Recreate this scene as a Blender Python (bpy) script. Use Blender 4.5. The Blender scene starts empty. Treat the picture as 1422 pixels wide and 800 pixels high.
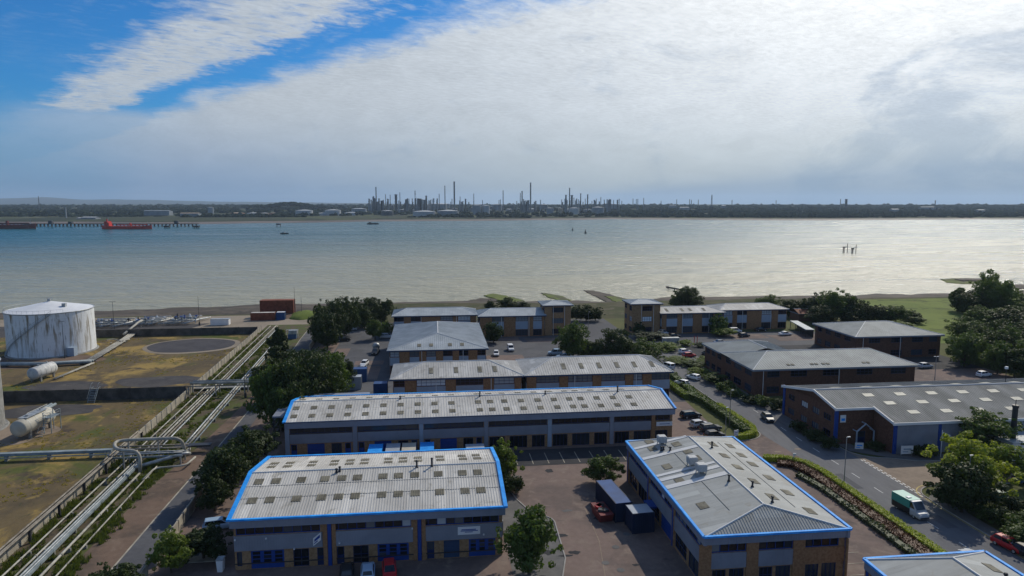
import bpy, math, random
from mathutils import Vector, Matrix, noise
R = math.radians
random.seed(7)
sc = bpy.context.scene
COL = sc.collection

# ------------------------------------------------------------------ camera
F, CAMH, PIT, YAW = 960.0, 45.0, R(7.0), R(6.5)      # F: focal length in pixels of a 1422 px wide frame
cam = bpy.data.cameras.new('camera')
cam.sensor_width = 36; cam.lens = 36 * F / 1422; cam.clip_start = 0.5; cam.clip_end = 40000
camo = bpy.data.objects.new('camera', cam); COL.objects.link(camo)
camo.location = (0, 0, CAMH); camo.rotation_euler = (R(90) - PIT, 0, -YAW)
sc.camera = camo
cA, sA, cP, sP = math.cos(YAW), math.sin(YAW), math.cos(PIT), math.sin(PIT)

# ------------------------------------------------------------------ light and exposure
SUN_AZ, SUN_EL = R(6.5 + 33), R(39)                  # azimuth clockwise from +Y
sun_dir = Vector((math.sin(SUN_AZ) * math.cos(SUN_EL), math.cos(SUN_AZ) * math.cos(SUN_EL), math.sin(SUN_EL)))
sl = bpy.data.lights.new('sun', 'SUN'); sl.energy = 3.7; sl.angle = R(0.6); sl.color = (1.0, 0.91, 0.76)
so = bpy.data.objects.new('sun', sl); COL.objects.link(so)
so.rotation_euler = (-sun_dir).to_track_quat('-Z', 'Y').to_euler()
sc.view_settings.view_transform = 'Standard'; sc.view_settings.look = 'None'
sc.view_settings.gamma = 1; sc.view_settings.exposure = -0.25
sc.render.engine = 'CYCLES'
sc.cycles.use_denoising = True
sc.cycles.max_bounces = 4; sc.cycles.diffuse_bounces = 3; sc.cycles.glossy_bounces = 2
sc.cycles.transmission_bounces = 3; sc.cycles.volume_bounces = 0; sc.cycles.transparent_max_bounces = 4
sc.cycles.caustics_reflective = False; sc.cycles.caustics_refractive = False


class NT:
    """tiny node-tree helper: n.math('ADD', a, b) and the like; arguments are sockets or numbers"""
    def __init__(s, tree): s.t = tree
    def new(s, typ, **kw):
        n = s.t.nodes.new(typ)
        for k, v in kw.items(): setattr(n, k, v)
        return n
    def put(s, sock, v):
        if v is None: return
        if isinstance(v, bpy.types.NodeSocket): s.t.links.new(v, sock)
        else: sock.default_value = v
    def math(s, op, a, b=None, c=None, clamp=False):
        n = s.new('ShaderNodeMath', operation=op, use_clamp=clamp)
        for i, v in enumerate((a, b, c)): s.put(n.inputs[i], v)
        return n.outputs[0]
    def noise(s, vec, scale, detail=4, rough=.55, dist=0.0):
        n = s.new('ShaderNodeTexNoise'); s.put(n.inputs['Vector'], vec)
        n.inputs['Scale'].default_value = scale; n.inputs['Detail'].default_value = detail
        n.inputs['Roughness'].default_value = rough; n.inputs['Distortion'].default_value = dist
        return n.outputs[0]
    def smooth(s, v, a, b, lo=0.0, hi=1.0):
        n = s.new('ShaderNodeMapRange', interpolation_type='SMOOTHSTEP')
        s.put(n.inputs[0], v)
        for i, x in enumerate((a, b, lo, hi)): s.put(n.inputs[i + 1], x)
        return n.outputs[0]
    def mix(s, f, a, b, mode='MIX'):
        n = s.new('ShaderNodeMix', data_type='RGBA', blend_type=mode)
        s.put(n.inputs[0], f)
        for i, v in ((6, a), (7, b)):
            s.put(n.inputs[i], (*v, 1) if isinstance(v, (tuple, list)) and len(v) == 3 else v)
        return n.outputs[2]
    def vec(s, op, a, b=None):
        n = s.new('ShaderNodeVectorMath', operation=op); s.put(n.inputs[0], a)
        if b is not None: s.put(n.inputs[1], b)
        return n.outputs['Value'] if op == 'DOT_PRODUCT' else n.outputs[0]
    def scale3(s, v, sc3): return s.vec('MULTIPLY', v, sc3)
    def comb(s, x, y, z=0.0):
        n = s.new('ShaderNodeCombineXYZ')
        for i, v in enumerate((x, y, z)): s.put(n.inputs[i], v)
        return n.outputs[0]


# ------------------------------------------------------------------ sky
w = bpy.data.worlds.new('World'); sc.world = w; w.use_nodes = True
w.node_tree.nodes.clear(); n = NT(w.node_tree)
skyt = n.new('ShaderNodeTexSky', sky_type='NISHITA'); skyt.sun_disc = False
skyt.sun_elevation = SUN_EL; skyt.sun_rotation = SUN_AZ; skyt.air_density = 1.0; skyt.dust_density = 0.6; skyt.ozone_density = 2.0
tc = n.new('ShaderNodeTexCoord').outputs['Generated']
rot = n.new('ShaderNodeVectorRotate', rotation_type='Z_AXIS'); n.put(rot.inputs['Vector'], tc); rot.inputs['Angle'].default_value = YAW
sx = n.new('ShaderNodeSeparateXYZ'); n.put(sx.inputs[0], rot.outputs[0])
X, Y, Z = sx.outputs
zc = n.math('MAXIMUM', Z, 0.012)
PX, PY = n.math('DIVIDE', X, zc), n.math('DIVIDE', Y, zc)          # a flat cloud deck one unit up
s_ = n.math('ADD', PX, n.math('MULTIPLY', PY, 0.912))               # across the cloud streets
t_ = n.math('SUBTRACT', n.math('MULTIPLY', PX, 0.912), PY)          # along them
deck = n.comb(PX, PY)
street = n.comb(n.math('MULTIPLY', s_, 1.5), n.math('MULTIPLY', t_, 0.5))
n1 = n.noise(deck, 0.55, 6, .6, .3)
n2 = n.noise(street, 1.6, 5, .62, .4)
puff = n.noise(n.scale3(rot.outputs[0], (1, 1, 2.6)), 17.0, 5, .6, .5)
rip = n.noise(n.comb(n.math('MULTIPLY', s_, 3.0), n.math('MULTIPLY', t_, 5.0)), 1.9, 5, .62, .6)
wob = n.math('ADD', n.math('MULTIPLY', n.math('SUBTRACT', n1, .5), 1.1), n.math('MULTIPLY', n.math('SUBTRACT', rip, .5), .45))
wob = n.math('ADD', wob, n.math('ADD', n.math('MULTIPLY', n.math('SUBTRACT', n2, .5), .35), n.math('MULTIPLY', n.math('SUBTRACT', puff, .5), .8)))
sw = n.math('ADD', s_, wob)
sheet = n.smooth(sw, 2.95, 3.7)
sheet = n.math('MAXIMUM', sheet, n.math('MULTIPLY', n.math('MULTIPLY', n.smooth(n.math('ADD', t_, wob), -10.6, -12.8), n.smooth(sw, .6, 2.4)), .8))
band = n.math('MULTIPLY', n.smooth(sw, 1.5, 2.0), n.smooth(sw, 2.78, 2.5))
band = n.math('MULTIPLY', band, n.smooth(n.math('ADD', t_, n.math('MULTIPLY', wob, 2.0)), -13.6, -11.6))
band = n.math('MULTIPLY', band, n.smooth(n.math('SUBTRACT', rip, n.math('MULTIPLY', n2, .4)), .02, .3, .55, 1.0))
wisp = n.math('MULTIPLY', n.smooth(n.math('ADD', n.math('MULTIPLY', rip, .5), n.math('MULTIPLY', n2, .5)), .46, .72), n.math('ADD', .12, n.math('MULTIPLY', n.smooth(t_, -7.5, -3.0), .75)))
over = n.math('MULTIPLY', n.smooth(n.math('ADD', s_, wob), .3, -1.0), n.smooth(n.noise(n.scale3(rot.outputs[0], (1, 1, 1.6)), 2.6, 5, .6, .4), .34, .6, .12, .72))   # unseen cloud sheet overhead and behind, added to brighten and neutralise the shade
cov = n.math('MAXIMUM', n.math('MAXIMUM', sheet, n.math('MAXIMUM', band, over)), wisp, clamp=True)
dist = n.math('SQRT', n.math('ADD', n.math('MULTIPLY', PX, PX), n.math('MULTIPLY', PY, PY)))
thick = n.noise(n.vec('ADD', n.scale3(rot.outputs[0], (1, 1, 2.3)), (3.7, 1.3, .4)), 6.6, 6, .6, .6)
right = n.smooth(n.math('SUBTRACT', PX, n.math('MULTIPLY', PY, .25)), -.8, 3.2)
gaps = n.smooth(n.math('ADD', thick, n.math('MULTIPLY', right, .17)), .55, .76)     # thinner, bluer holes in the sheet
fine = n.noise(n.comb(n.math('MULTIPLY', s_, 2.0), n.math('MULTIPLY', t_, 3.4)), 4.2, 6, .7, .5)
sund = n.vec('DOT_PRODUCT', tc, tuple(sun_dir))
glow = n.math('POWER', n.math('MAXIMUM', sund, 0.0), 7.0)
glow2 = n.math('POWER', n.math('MAXIMUM', sund, 0.0), 40.0)
cb = n.math('ADD', n.math('MULTIPLY', glow, 11.5), n.math('ADD', 6.8, n.math('MULTIPLY', glow2, 14.0)))
cb = n.math('MULTIPLY', cb, n.math('ADD', .58, n.math('ADD', n.math('MULTIPLY', fine, .56), n.math('MULTIPLY', puff, .34))))
warm = n.mix(n.math('MULTIPLY', glow, 1.6, clamp=True), (0.84, 0.92, 1.0), (1.0, 0.995, 0.965))
cloudc = n.mix(1.0, warm, n.comb(cb, cb, cb), 'MULTIPLY')
clear = n.mix(1.0, skyt.outputs[0], (0.15, 0.62, 1.12), 'MULTIPLY')     # polarised, saturated blue of the photograph
grey = n.mix(n.smooth(thick, .3, .7), (3.0, 4.3, 6.0), (2.0, 3.3, 5.3))
cloudc = n.mix(n.math('MULTIPLY', gaps, .38), cloudc, grey)
thin = n.smooth(n.math('ADD', PX, n.math('MULTIPLY', PY, .55)), -2.6, 1.6, .50, .95)      # the sheet thins out to the left
skyc = n.mix(n.math('MULTIPLY', cov, n.math('MAXIMUM', thin, n.math('MULTIPLY', n.math('MAXIMUM', band, over), .92))), clear, cloudc)
hz = n.smooth(Z, 0.15, -0.03)                                           # pale low air
hcol = n.mix(n.smooth(sund, .42, .80), (.95, 2.65, 5.5), (5.0, 5.9, 6.3))
hcol = n.mix(n.smooth(PX, 4.0, 14.0), hcol, (2.3, 3.7, 5.5))
skyc = n.mix(n.math('MULTIPLY', hz, .8), skyc, hcol)
bg = n.new('ShaderNodeBackground'); n.put(bg.inputs[0], skyc); bg.inputs[1].default_value = 0.1
n.put(n.new('ShaderNodeOutputWorld').inputs[0], bg.outputs[0])


# ------------------------------------------------------------------ coordinates
def at(px, py, z=0.0):
    """ground point (x, y) at height z seen at pixel (px, py) of the 1422x800 photograph"""
    x, y = (px - 711) / F, (400 - py) / F
    fx, fy, fz = x, cP + y * sP, -sP + y * cP
    t = (z - CAMH) / fz
    return (t * fx * cA + t * fy * sA, -t * fx * sA + t * fy * cA)
def far(px, D):
    x = (px - 711) / F * D * cP
    return (x * cA + D * sA, -x * sA + D * cA)
def zat(py, D):
    y = (400 - py) / F
    return CAMH + D * (-sP + y * cP) / (cP + y * sP)
def fwd(p): return p[0] * sA + p[1] * cA               # forward distance of a ground point
def mpp(p): return fwd(p) * cP / F + CAMH * sP / F     # metres per photograph pixel there


# ------------------------------------------------------------------ materials
MATS = {}
def mat(name, base, rough=.8, col2=None, scale=.5, var=.12, spec=.3, metal=0.0, bump=0.0, bscale=None, fine=0.06, coat=0.0, stretch=(1, 1, 1), world=True):
    m = bpy.data.materials.new(name); m.use_nodes = True; MATS[name] = m
    n = NT(m.node_tree); b = m.node_tree.nodes['Principled BSDF']
    co = n.new('ShaderNodeNewGeometry').outputs['Position'] if world else n.new('ShaderNodeTexCoord').outputs['Object']
    if stretch != (1, 1, 1): co = n.scale3(co, stretch)
    big = n.noise(co, scale, 5, .6, .2)
    a = tuple(c * (1 - var) for c in base); c2 = col2 or tuple(min(1, c * (1 + var)) for c in base)
    col = n.mix(n.smooth(big, .32, .68), a, c2)
    if fine:
        sm = n.noise(co, scale * 9, 3, .6)
        k = n.math('ADD', 1 - fine, n.math('MULTIPLY', sm, 2 * fine))
        col = n.mix(1.0, col, n.comb(k, k, k), 'MULTIPLY')
    n.put(b.inputs['Base Color'], col)
    b.inputs['Roughness'].default_value = rough; b.inputs['Metallic'].default_value = metal
    b.inputs['Specular IOR Level'].default_value = spec
    b.inputs['Coat Weight'].default_value = coat
    if bump:
        bp = n.new('ShaderNodeBump'); bp.inputs['Strength'].default_value = 1.0; bp.inputs['Distance'].default_value = bump
        n.put(bp.inputs['Height'], n.noise(co, bscale or scale * 4, 4, .6)); n.put(b.inputs['Normal'], bp.outputs[0])
    return m

def ground_mat(name, cols, scales, rough=.95, bump=.03, stretch=(1, 1, 1)):
    """ground with several colours mixed by noises of different size; cols[0] is the base, then (colour, lo, hi)"""
    m = bpy.data.materials.new(name); m.use_nodes = True; MATS[name] = m
    n = NT(m.node_tree); b = m.node_tree.nodes['Principled BSDF']
    co = n.new('ShaderNodeNewGeometry').outputs['Position']
    if stretch != (1, 1, 1): co = n.scale3(co, stretch)
    col = (*cols[0], 1)
    for i, ((c, lo, hi), s) in enumerate(zip(cols[1:], scales)):
        f = n.smooth(n.noise(n.vec('ADD', co, (13.7 * i, 5.1 * i, 0)), s, 6, .62, .5), lo, hi)
        col = n.mix(f, col, c)
    k = n.math('ADD', .72, n.math('MULTIPLY', n.noise(co, 1.1, 5, .7), .56))
    n.put(b.inputs['Base Color'], n.mix(1.0, col, n.comb(k, k, k), 'MULTIPLY'))
    b.inputs['Roughness'].default_value = rough; b.inputs['Specular IOR Level'].default_value = .15
    if bump:
        bp = n.new('ShaderNodeBump'); bp.inputs['Distance'].default_value = bump
        n.put(bp.inputs['Height'], n.noise(co, 2.2, 5, .7)); n.put(b.inputs['Normal'], bp.outputs[0])
    return m

def leaf_mat(name, c, tr=.35, var=.35):
    m = bpy.data.materials.new(name); m.use_nodes = True; MATS[name] = m
    n = NT(m.node_tree); n.t.nodes.clear()
    g = n.new('ShaderNodeNewGeometry').outputs['Position']
    rnd = n.new('ShaderNodeObjectInfo').outputs['Random']
    f = n.noise(g, .55, 3, .6)
    f2 = n.noise(g, 4.0, 2, .6)
    k = n.math('ADD', n.math('ADD', 1 - var, n.math('MULTIPLY', f, var * 1.1)), n.math('ADD', n.math('MULTIPLY', f2, var * .6), n.math('MULTIPLY', rnd, var * .55)))
    col = n.mix(1.0, c, n.comb(k, k, n.math('MULTIPLY', k, .9)), 'MULTIPLY')
    d = n.new('ShaderNodeBsdfPrincipled'); n.put(d.inputs['Base Color'], col); d.inputs['Roughness'].default_value = .6; d.inputs['Specular IOR Level'].default_value = .25
    t = n.new('ShaderNodeBsdfTranslucent'); n.put(t.inputs[0], n.mix(1.0, col, (1.15, 1.2, .5), 'MULTIPLY'))
    ms = n.new('ShaderNodeMixShader'); ms.inputs[0].default_value = tr
    n.put(ms.inputs[1], d.outputs[0]); n.put(ms.inputs[2], t.outputs[0])
    n.put(n.new('ShaderNodeOutputMaterial').inputs[0], ms.outputs[0])
    return m

def glass_mat(name, c, rough=.08, spec=.7):
    m = bpy.data.materials.new(name); m.use_nodes = True; MATS[name] = m
    n = NT(m.node_tree); b = m.node_tree.nodes['Principled BSDF']
    rnd = n.new('ShaderNodeObjectInfo').outputs['Random']
    k = n.math('ADD', .45, n.math('MULTIPLY', n.math('POWER', rnd, 3.0), 2.4))
    n.put(b.inputs['Base Color'], n.mix(1.0, c, n.comb(k, k, k), 'MULTIPLY'))
    b.inputs['Roughness'].default_value = rough; b.inputs['Specular IOR Level'].default_value = spec
    return m

def roof_mat(name, a, c, ax):
    """weathered profiled sheets: each sheet its own tone, run-off streaks down the slope, lichen and rust spots"""
    m = bpy.data.materials.new(name); m.use_nodes = True; MATS[name] = m
    n = NT(m.node_tree); b = m.node_tree.nodes['Principled BSDF']
    co = n.new('ShaderNodeTexCoord').outputs['Object']; s = n.new('ShaderNodeSeparateXYZ'); n.put(s.inputs[0], co)
    u, v = (s.outputs[0], s.outputs[1]) if ax == 'x' else (s.outputs[1], s.outputs[0])
    cell = n.comb(n.math('FLOOR', n.math('DIVIDE', u, 1.02)), n.math('FLOOR', n.math('DIVIDE', v, 3.6)))
    wn = n.new('ShaderNodeTexWhiteNoise', noise_dimensions='2D'); n.put(wn.inputs['Vector'], cell)
    streak = n.noise(n.comb(n.math('MULTIPLY', u, 2.2), n.math('MULTIPLY', v, .22)), 1.0, 5, .65)
    col = n.mix(n.smooth(n.noise(co, .13, 5, .6, .4), .3, .7), a, c)
    k = n.math('ADD', n.math('ADD', .64, n.math('MULTIPLY', wn.outputs['Value'], .17)), n.math('ADD', n.math('MULTIPLY', streak, .48), n.smooth(wn.outputs['Value'], .95, .97, 0, .16)))
    col = n.mix(1.0, col, n.comb(k, k, k), 'MULTIPLY')
    col = n.mix(n.math('MULTIPLY', n.smooth(n.noise(co, .55, 6, .7, .5), .54, .70), .6), col, (.23, .21, .16))
    col = n.mix(n.math('MULTIPLY', n.smooth(n.noise(n.vec('ADD', co, (7, 3, 1)), 1.6, 4, .6), .68, .76), .45), col, (.20, .13, .08))
    n.put(b.inputs['Base Color'], col); b.inputs['Roughness'].default_value = .65; b.inputs['Specular IOR Level'].default_value = .3
roof_mat('roof_sheet', (.44, .425, .39), (.56, .545, .505), 'x')
roof_mat('roof_pale', (.265, .28, .272), (.33, .345, .335), 'y')
mat('roof_blue_grey', (.33, .37, .39), .6, (.41, .45, .47), .3, .1, .4, fine=.08)
mat('roof_green_grey', (.255, .28, .268), .7, (.32, .345, .335), .25, .1, .35, fine=.1)
mat('roof_old', (.185, .19, .18), .8, (.265, .27, .255), .22, .15, .3, fine=.16, stretch=(1.2, .4, 1))
mat('roof_patch', (.56, .57, .57), .6, var=.06, fine=.05)
mat('skylight_sheet', (.15, .14, .108), .8, (.23, .215, .165), .8, .2, .15)
mat('skylight_pale', (.40, .39, .32), .6, var=.1)
mat('trim_blue', (.010, .27, .80), .6, (.03, .38, .95), .7, .1, .25, fine=.1)
mat('blue_paint', (.013, .055, .26), .5, var=.1, scale=2)
mat('blue_dark', (.012, .028, .10), .45, var=.1, scale=2)
mat('cladding', (.24, .265, .315), .55, var=.08, scale=.4, spec=.4)
mat('fascia_grey', (.225, .255, .315), .5, var=.07, scale=.4, spec=.4)
mat('fascia_blue', (.035, .065, .13), .5, var=.08)
mat('panel_blue', (.30, .37, .45), .5, var=.06)
mat('brick_buff', (.29, .175, .09), .9, (.37, .235, .13), 3.0, .15, .15, fine=.15)
mat('brick_orange', (.275, .155, .08), .9, (.35, .20, .105), 3.0, .15, .15, fine=.15)
mat('brick_red', (.118, .062, .045), .9, (.16, .084, .058), 3.0, .15, .15, fine=.15)
mat('plinth', (.05, .045, .045), .9)
mat('vessel_paint', (.48, .49, .48), .6, (.60, .60, .58), .8, .15, fine=.15)
mat('white_metal', (.72, .73, .73), .5, var=.05)
mat('cream_metal', (.48, .45, .37), .6, var=.1)
mat('steel', (.34, .35, .355), .45, var=.15, metal=.5, scale=1)
mat('galv', (.34, .36, .36), .5, (.46, .48, .48), 1.2, .2, .4, metal=.3)
mat('pipe_pale', (.32, .305, .255), .65, (.46, .44, .38), .6, .2, .3, fine=.12)
mat('pipe_rusty', (.20, .17, .13), .75, (.31, .28, .23), .7, .2)
mat('pipe_blue_grey', (.20, .245, .265), .6, (.29, .34, .36), .6, .15, fine=.12)
mat('black', (.012, .012, .014), .5, var=.2)
mat('dark_metal', (.035, .037, .042), .5, var=.2)
mat('rubber', (.02, .02, .021), .85)
mat('ac_grey', (.44, .45, .45), .6, var=.1, scale=2)
glass_mat('glass', (.022, .026, .032), .1, .3); glass_mat('glass_pale', (.26, .29, .31), .2, .4)
glass_mat('car_glass', (.022, .026, .030), .05)
mat('lamp_red', (.35, .02, .015), .3); mat('lamp_clear', (.75, .75, .72), .2)
mat('concrete', (.33, .30, .245), .9, (.45, .41, .33), .5, .15, .15, fine=.15)
mat('concrete_grey', (.22, .22, .21), .9, (.30, .30, .285), .6, .15, .15, fine=.15)
mat('bund_dark', (.075, .072, .068), .95, (.12, .115, .105), .4, .2, .1, fine=.2)
mat('kerb', (.32, .31, .29), .9, var=.12)
mat('road_white', (.62, .62, .60), .8, var=.15, scale=2)
mat('road_yellow', (.50, .40, .14), .8, var=.2, scale=2)
mat('rust_red', (.20, .065, .035), .8, (.27, .095, .055), .8, .15)
mat('container_blue', (.022, .075, .22), .6, var=.15)
mat('container_navy', (.012, .022, .055), .55, var=.2)
mat('container_grey', (.33, .37, .42), .55, var=.1)
mat('trunk', (.07, .055, .04), .95, var=.3)
mat('hull_red', (.55, .035, .02), .5, var=.1, scale=.1); mat('hull_dark', (.04, .025, .028), .6); mat('hull_maroon', (.16, .03, .03), .6)
mat('jetty_dark', (.04, .04, .04), .9)
mat('far_dark', (.075, .08, .09), .7, var=.15, scale=.05); mat('far_steel', (.16, .17, .18), .7, var=.2, scale=.05)
mat('far_white', (.40, .42, .43), .7, var=.1, scale=.05); mat('far_grey', (.22, .25, .275), .7, var=.15, scale=.05)
mat('far_buff', (.38, .30, .22), .8, var=.1, scale=.05); mat('far_rust', (.27, .13, .09), .8, var=.1, scale=.05)
for nm, c in dict(p_white=(.74, .75, .75), p_silver=(.46, .48, .50), p_grey=(.045, .05, .055), p_black=(.014, .015, .018), p_red=(.42, .015, .02),
                  p_blue=(.05, .11, .22), p_pale_blue=(.30, .42, .55), p_teal=(.04, .30, .25), p_green=(.02, .09, .06)).items():
    mat(nm, c, .38, var=.04, spec=.35, coat=.15, fine=.0, scale=.5)
# tank paint: pale blue-white with rust runs that have a shape of their own
def tank_mat():
    m = bpy.data.materials.new('tank_paint'); m.use_nodes = True; MATS['tank_paint'] = m
    n = NT(m.node_tree); b = m.node_tree.nodes['Principled BSDF']
    co = n.new('ShaderNodeTexCoord').outputs['Object']
    s = n.new('ShaderNodeSeparateXYZ'); n.put(s.inputs[0], co)
    ang = n.math('ARCTAN2', s.outputs[1], s.outputs[0])
    zz = s.outputs[2]
    v = n.comb(n.math('MULTIPLY', ang, 9.0), n.math('MULTIPLY', zz, .09))
    st = n.noise(v, 1.0, 5, .6, .2)
    col = n.mix(n.noise(co, .35, 4, .6), (.70, .73, .74), (.80, .81, .80))
    strakes = n.smooth(n.math('FRACT', n.math('DIVIDE', zz, 2.27)), .93, 1.0, 0, .18)
    col = n.mix(strakes, col, (.3, .32, .32))
    col = n.mix(n.math('MULTIPLY', n.smooth(st, .50, .62), n.smooth(zz, -1, 12, .45, 1.0)), col, (.24, .19, .12))
    col = n.mix(n.math('MULTIPLY', n.smooth(n.noise(v, 2.6, 4, .6), .57, .70), .75), col, (.20, .20, .16))
    n.put(b.inputs['Base Color'], col); b.inputs['Roughness'].default_value = .6
tank_mat()
leaf_mat('leaf_dark', (.038, .058, .018), .28); leaf_mat('leaf_mid', (.075, .115, .030), .36); leaf_mat('leaf_light', (.14, .19, .04), .4)
leaf_mat('leaf_yellow', (.25, .285, .05), .42); leaf_mat('leaf_hedge', (.32, .37, .05), .35); leaf_mat('leaf_red', (.10, .044, .028), .2)
leaf_mat('leaf_grey', (.08, .10, .06), .25); mat('leaf_far', (.022, .032, .022), 1.0, var=.3, scale=.02, spec=0.0); leaf_mat('weed', (.10, .125, .035), .3); leaf_mat('weed_dry', (.30, .235, .09), .4)
ground_mat('dry_field', [(.14, .105, .055), ((.092, .072, .045), .42, .58), ((.30, .21, .07), .50, .62), ((.085, .10, .026), .50, .64), ((.07, .055, .042), .56, .68), ((.25, .18, .065), .57, .68), ((.055, .06, .03), .60, .72)], (.05, .085, .06, .11, .35, .6), stretch=(1, .75, 1))
ground_mat('bare_soil', [(.165, .115, .085), ((.105, .08, .062), .45, .65), ((.21, .155, .115), .5, .7), ((.10, .10, .045), .62, .72)], (.12, .3, .25))
ground_mat('pipe_ground', [(.10, .082, .055), ((.085, .10, .032), .44, .58), ((.15, .115, .075), .55, .7), ((.055, .05, .042), .58, .7)], (.22, .3, .5))
ground_mat('asphalt', [(.088, .09, .098), ((.115, .116, .122), .4, .65), ((.064, .065, .07), .55, .75)], (.08, .25), .9, .01)
ground_mat('asphalt_road', [(.125, .127, .135), ((.15, .152, .158), .4, .65), ((.095, .096, .102), .58, .75)], (.1, .35), .88, .01, stretch=(1, .25, 1))
ground_mat('asphalt_dark', [(.042, .043, .047), ((.058, .058, .062), .42, .65), ((.032, .032, .035), .55, .75)], (.12, .4), .9, .01)
ground_mat('block_paving', [(.19, .142, .122), ((.14, .11, .098), .42, .6), ((.215, .168, .14), .52, .68), ((.095, .08, .074), .60, .74), ((.235, .19, .155), .62, .74)], (.09, .3, .17, .7), .92, .01)
ground_mat('block_beige', [(.27, .215, .165), ((.22, .175, .135), .4, .65)], (.2,), .92, .01)
ground_mat('pavement', [(.155, .15, .145), ((.12, .118, .115), .4, .65)], (.2,), .92, .01)
ground_mat('gravel', [(.085, .08, .078), ((.06, .058, .06), .4, .6), ((.13, .12, .105), .58, .72)], (.15, .3), .95, .03)
ground_mat('pad_grit', [(.062, .06, .066), ((.078, .075, .08), .4, .6)], (.1,), .95, .02)
ground_mat('beach', [(.085, .072, .06), ((.125, .105, .085), .45, .6), ((.055, .05, .043), .5, .66), ((.10, .095, .06), .55, .7)], (.05, .12, .2), .9, .08)
ground_mat('algae', [(.12, .15, .035), ((.085, .085, .05), .45, .6), ((.16, .19, .04), .55, .7)], (.12, .2), .9, .05)
ground_mat('grass', [(.075, .085, .030), ((.10, .105, .038), .4, .62), ((.065, .08, .028), .5, .7), ((.14, .13, .06), .6, .75)], (.05, .12, .1), .95, .04)
ground_mat('scrub', [(.075, .07, .035), ((.05, .058, .022), .44, .58), ((.115, .10, .07), .52, .66), ((.085, .10, .03), .56, .68)], (.08, .12, .16), .95, .06)
ground_mat('grass_lush', [(.125, .165, .036), ((.155, .195, .044), .4, .62), ((.075, .095, .026), .5, .66), ((.16, .155, .055), .60, .72)], (.05, .11, .16), .95, .04)
ground_mat('sand_pad', [(.29, .245, .19), ((.23, .195, .15), .4, .65)], (.06,), .95, .03)
ground_mat('far_ground', [(.045, .055, .028), ((.085, .10, .04), .5, .62), ((.03, .04, .022), .45, .6), ((.11, .11, .06), .62, .7)], (.0035, .006, .004), 1, 0, stretch=(1, .35, 1))
ground_mat('mud_far', [(.17, .14, .12), ((.12, .10, .085), .45, .6)], (.006,), .7, 0, stretch=(1, .3, 1))
ground_mat('hill_far', [(.03, .045, .04), ((.045, .055, .04), .45, .6)], (.001,), 1, 0)

def water_mat():
    m = bpy.data.materials.new('water'); m.use_nodes = True; MATS['water'] = m
    n = NT(m.node_tree); b = m.node_tree.nodes['Principled BSDF']
    co = n.new('ShaderNodeNewGeometry').outputs['Position']
    s = n.new('ShaderNodeSeparateXYZ'); n.put(s.inputs[0], co)
    streak = n.noise(n.scale3(co, (.35, 1.6, 1)), .006, 5, .6, .6)
    yy = n.math('ADD', s.outputs[1], n.math('ADD', n.math('MULTIPLY', n.math('SUBTRACT', streak, .5), 220.0), n.math('MULTIPLY', s.outputs[0], -.10)))
    shal = n.smooth(yy, 1350.0, 320.0)                        # silt in the shallows off the beach
    deep = n.mix(n.smooth(streak, .35, .65), (.004, .062, .062), (.008, .080, .072))
    col = n.mix(n.math('MULTIPLY', n.math('POWER', shal, 2.0), .95), deep, (.38, .345, .215))
    n.put(b.inputs['Base Color'], col)
    n.put(b.inputs['Roughness'], n.smooth(n.noise(n.scale3(co, (.3, 1.6, 1)), .012, 5, .65, .8), .3, .7, .16, .32)); b.inputs['IOR'].default_value = 1.33; b.inputs['Specular IOR Level'].default_value = .5
    h1 = n.noise(n.scale3(co, (1, 1.7, 1)), .16, 6, .66, .3)
    h2 = n.noise(n.scale3(co, (1, 1.5, 1)), .03, 3, .5, .3)
    h3 = n.noise(n.scale3(co, (.8, 1.9, 1)), .07, 4, .6, .4)
    h = n.math('ADD', n.math('MULTIPLY', h1, .75), n.math('ADD', n.math('MULTIPLY', h2, 1.0), n.math('MULTIPLY', h3, 1.3)))
    bp = n.new('ShaderNodeBump'); bp.inputs['Strength'].default_value = 1.0; bp.inputs['Distance'].default_value = 1.8
    n.put(bp.inputs['Height'], h); n.put(b.inputs['Normal'], bp.outputs[0])
water_mat()


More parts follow.
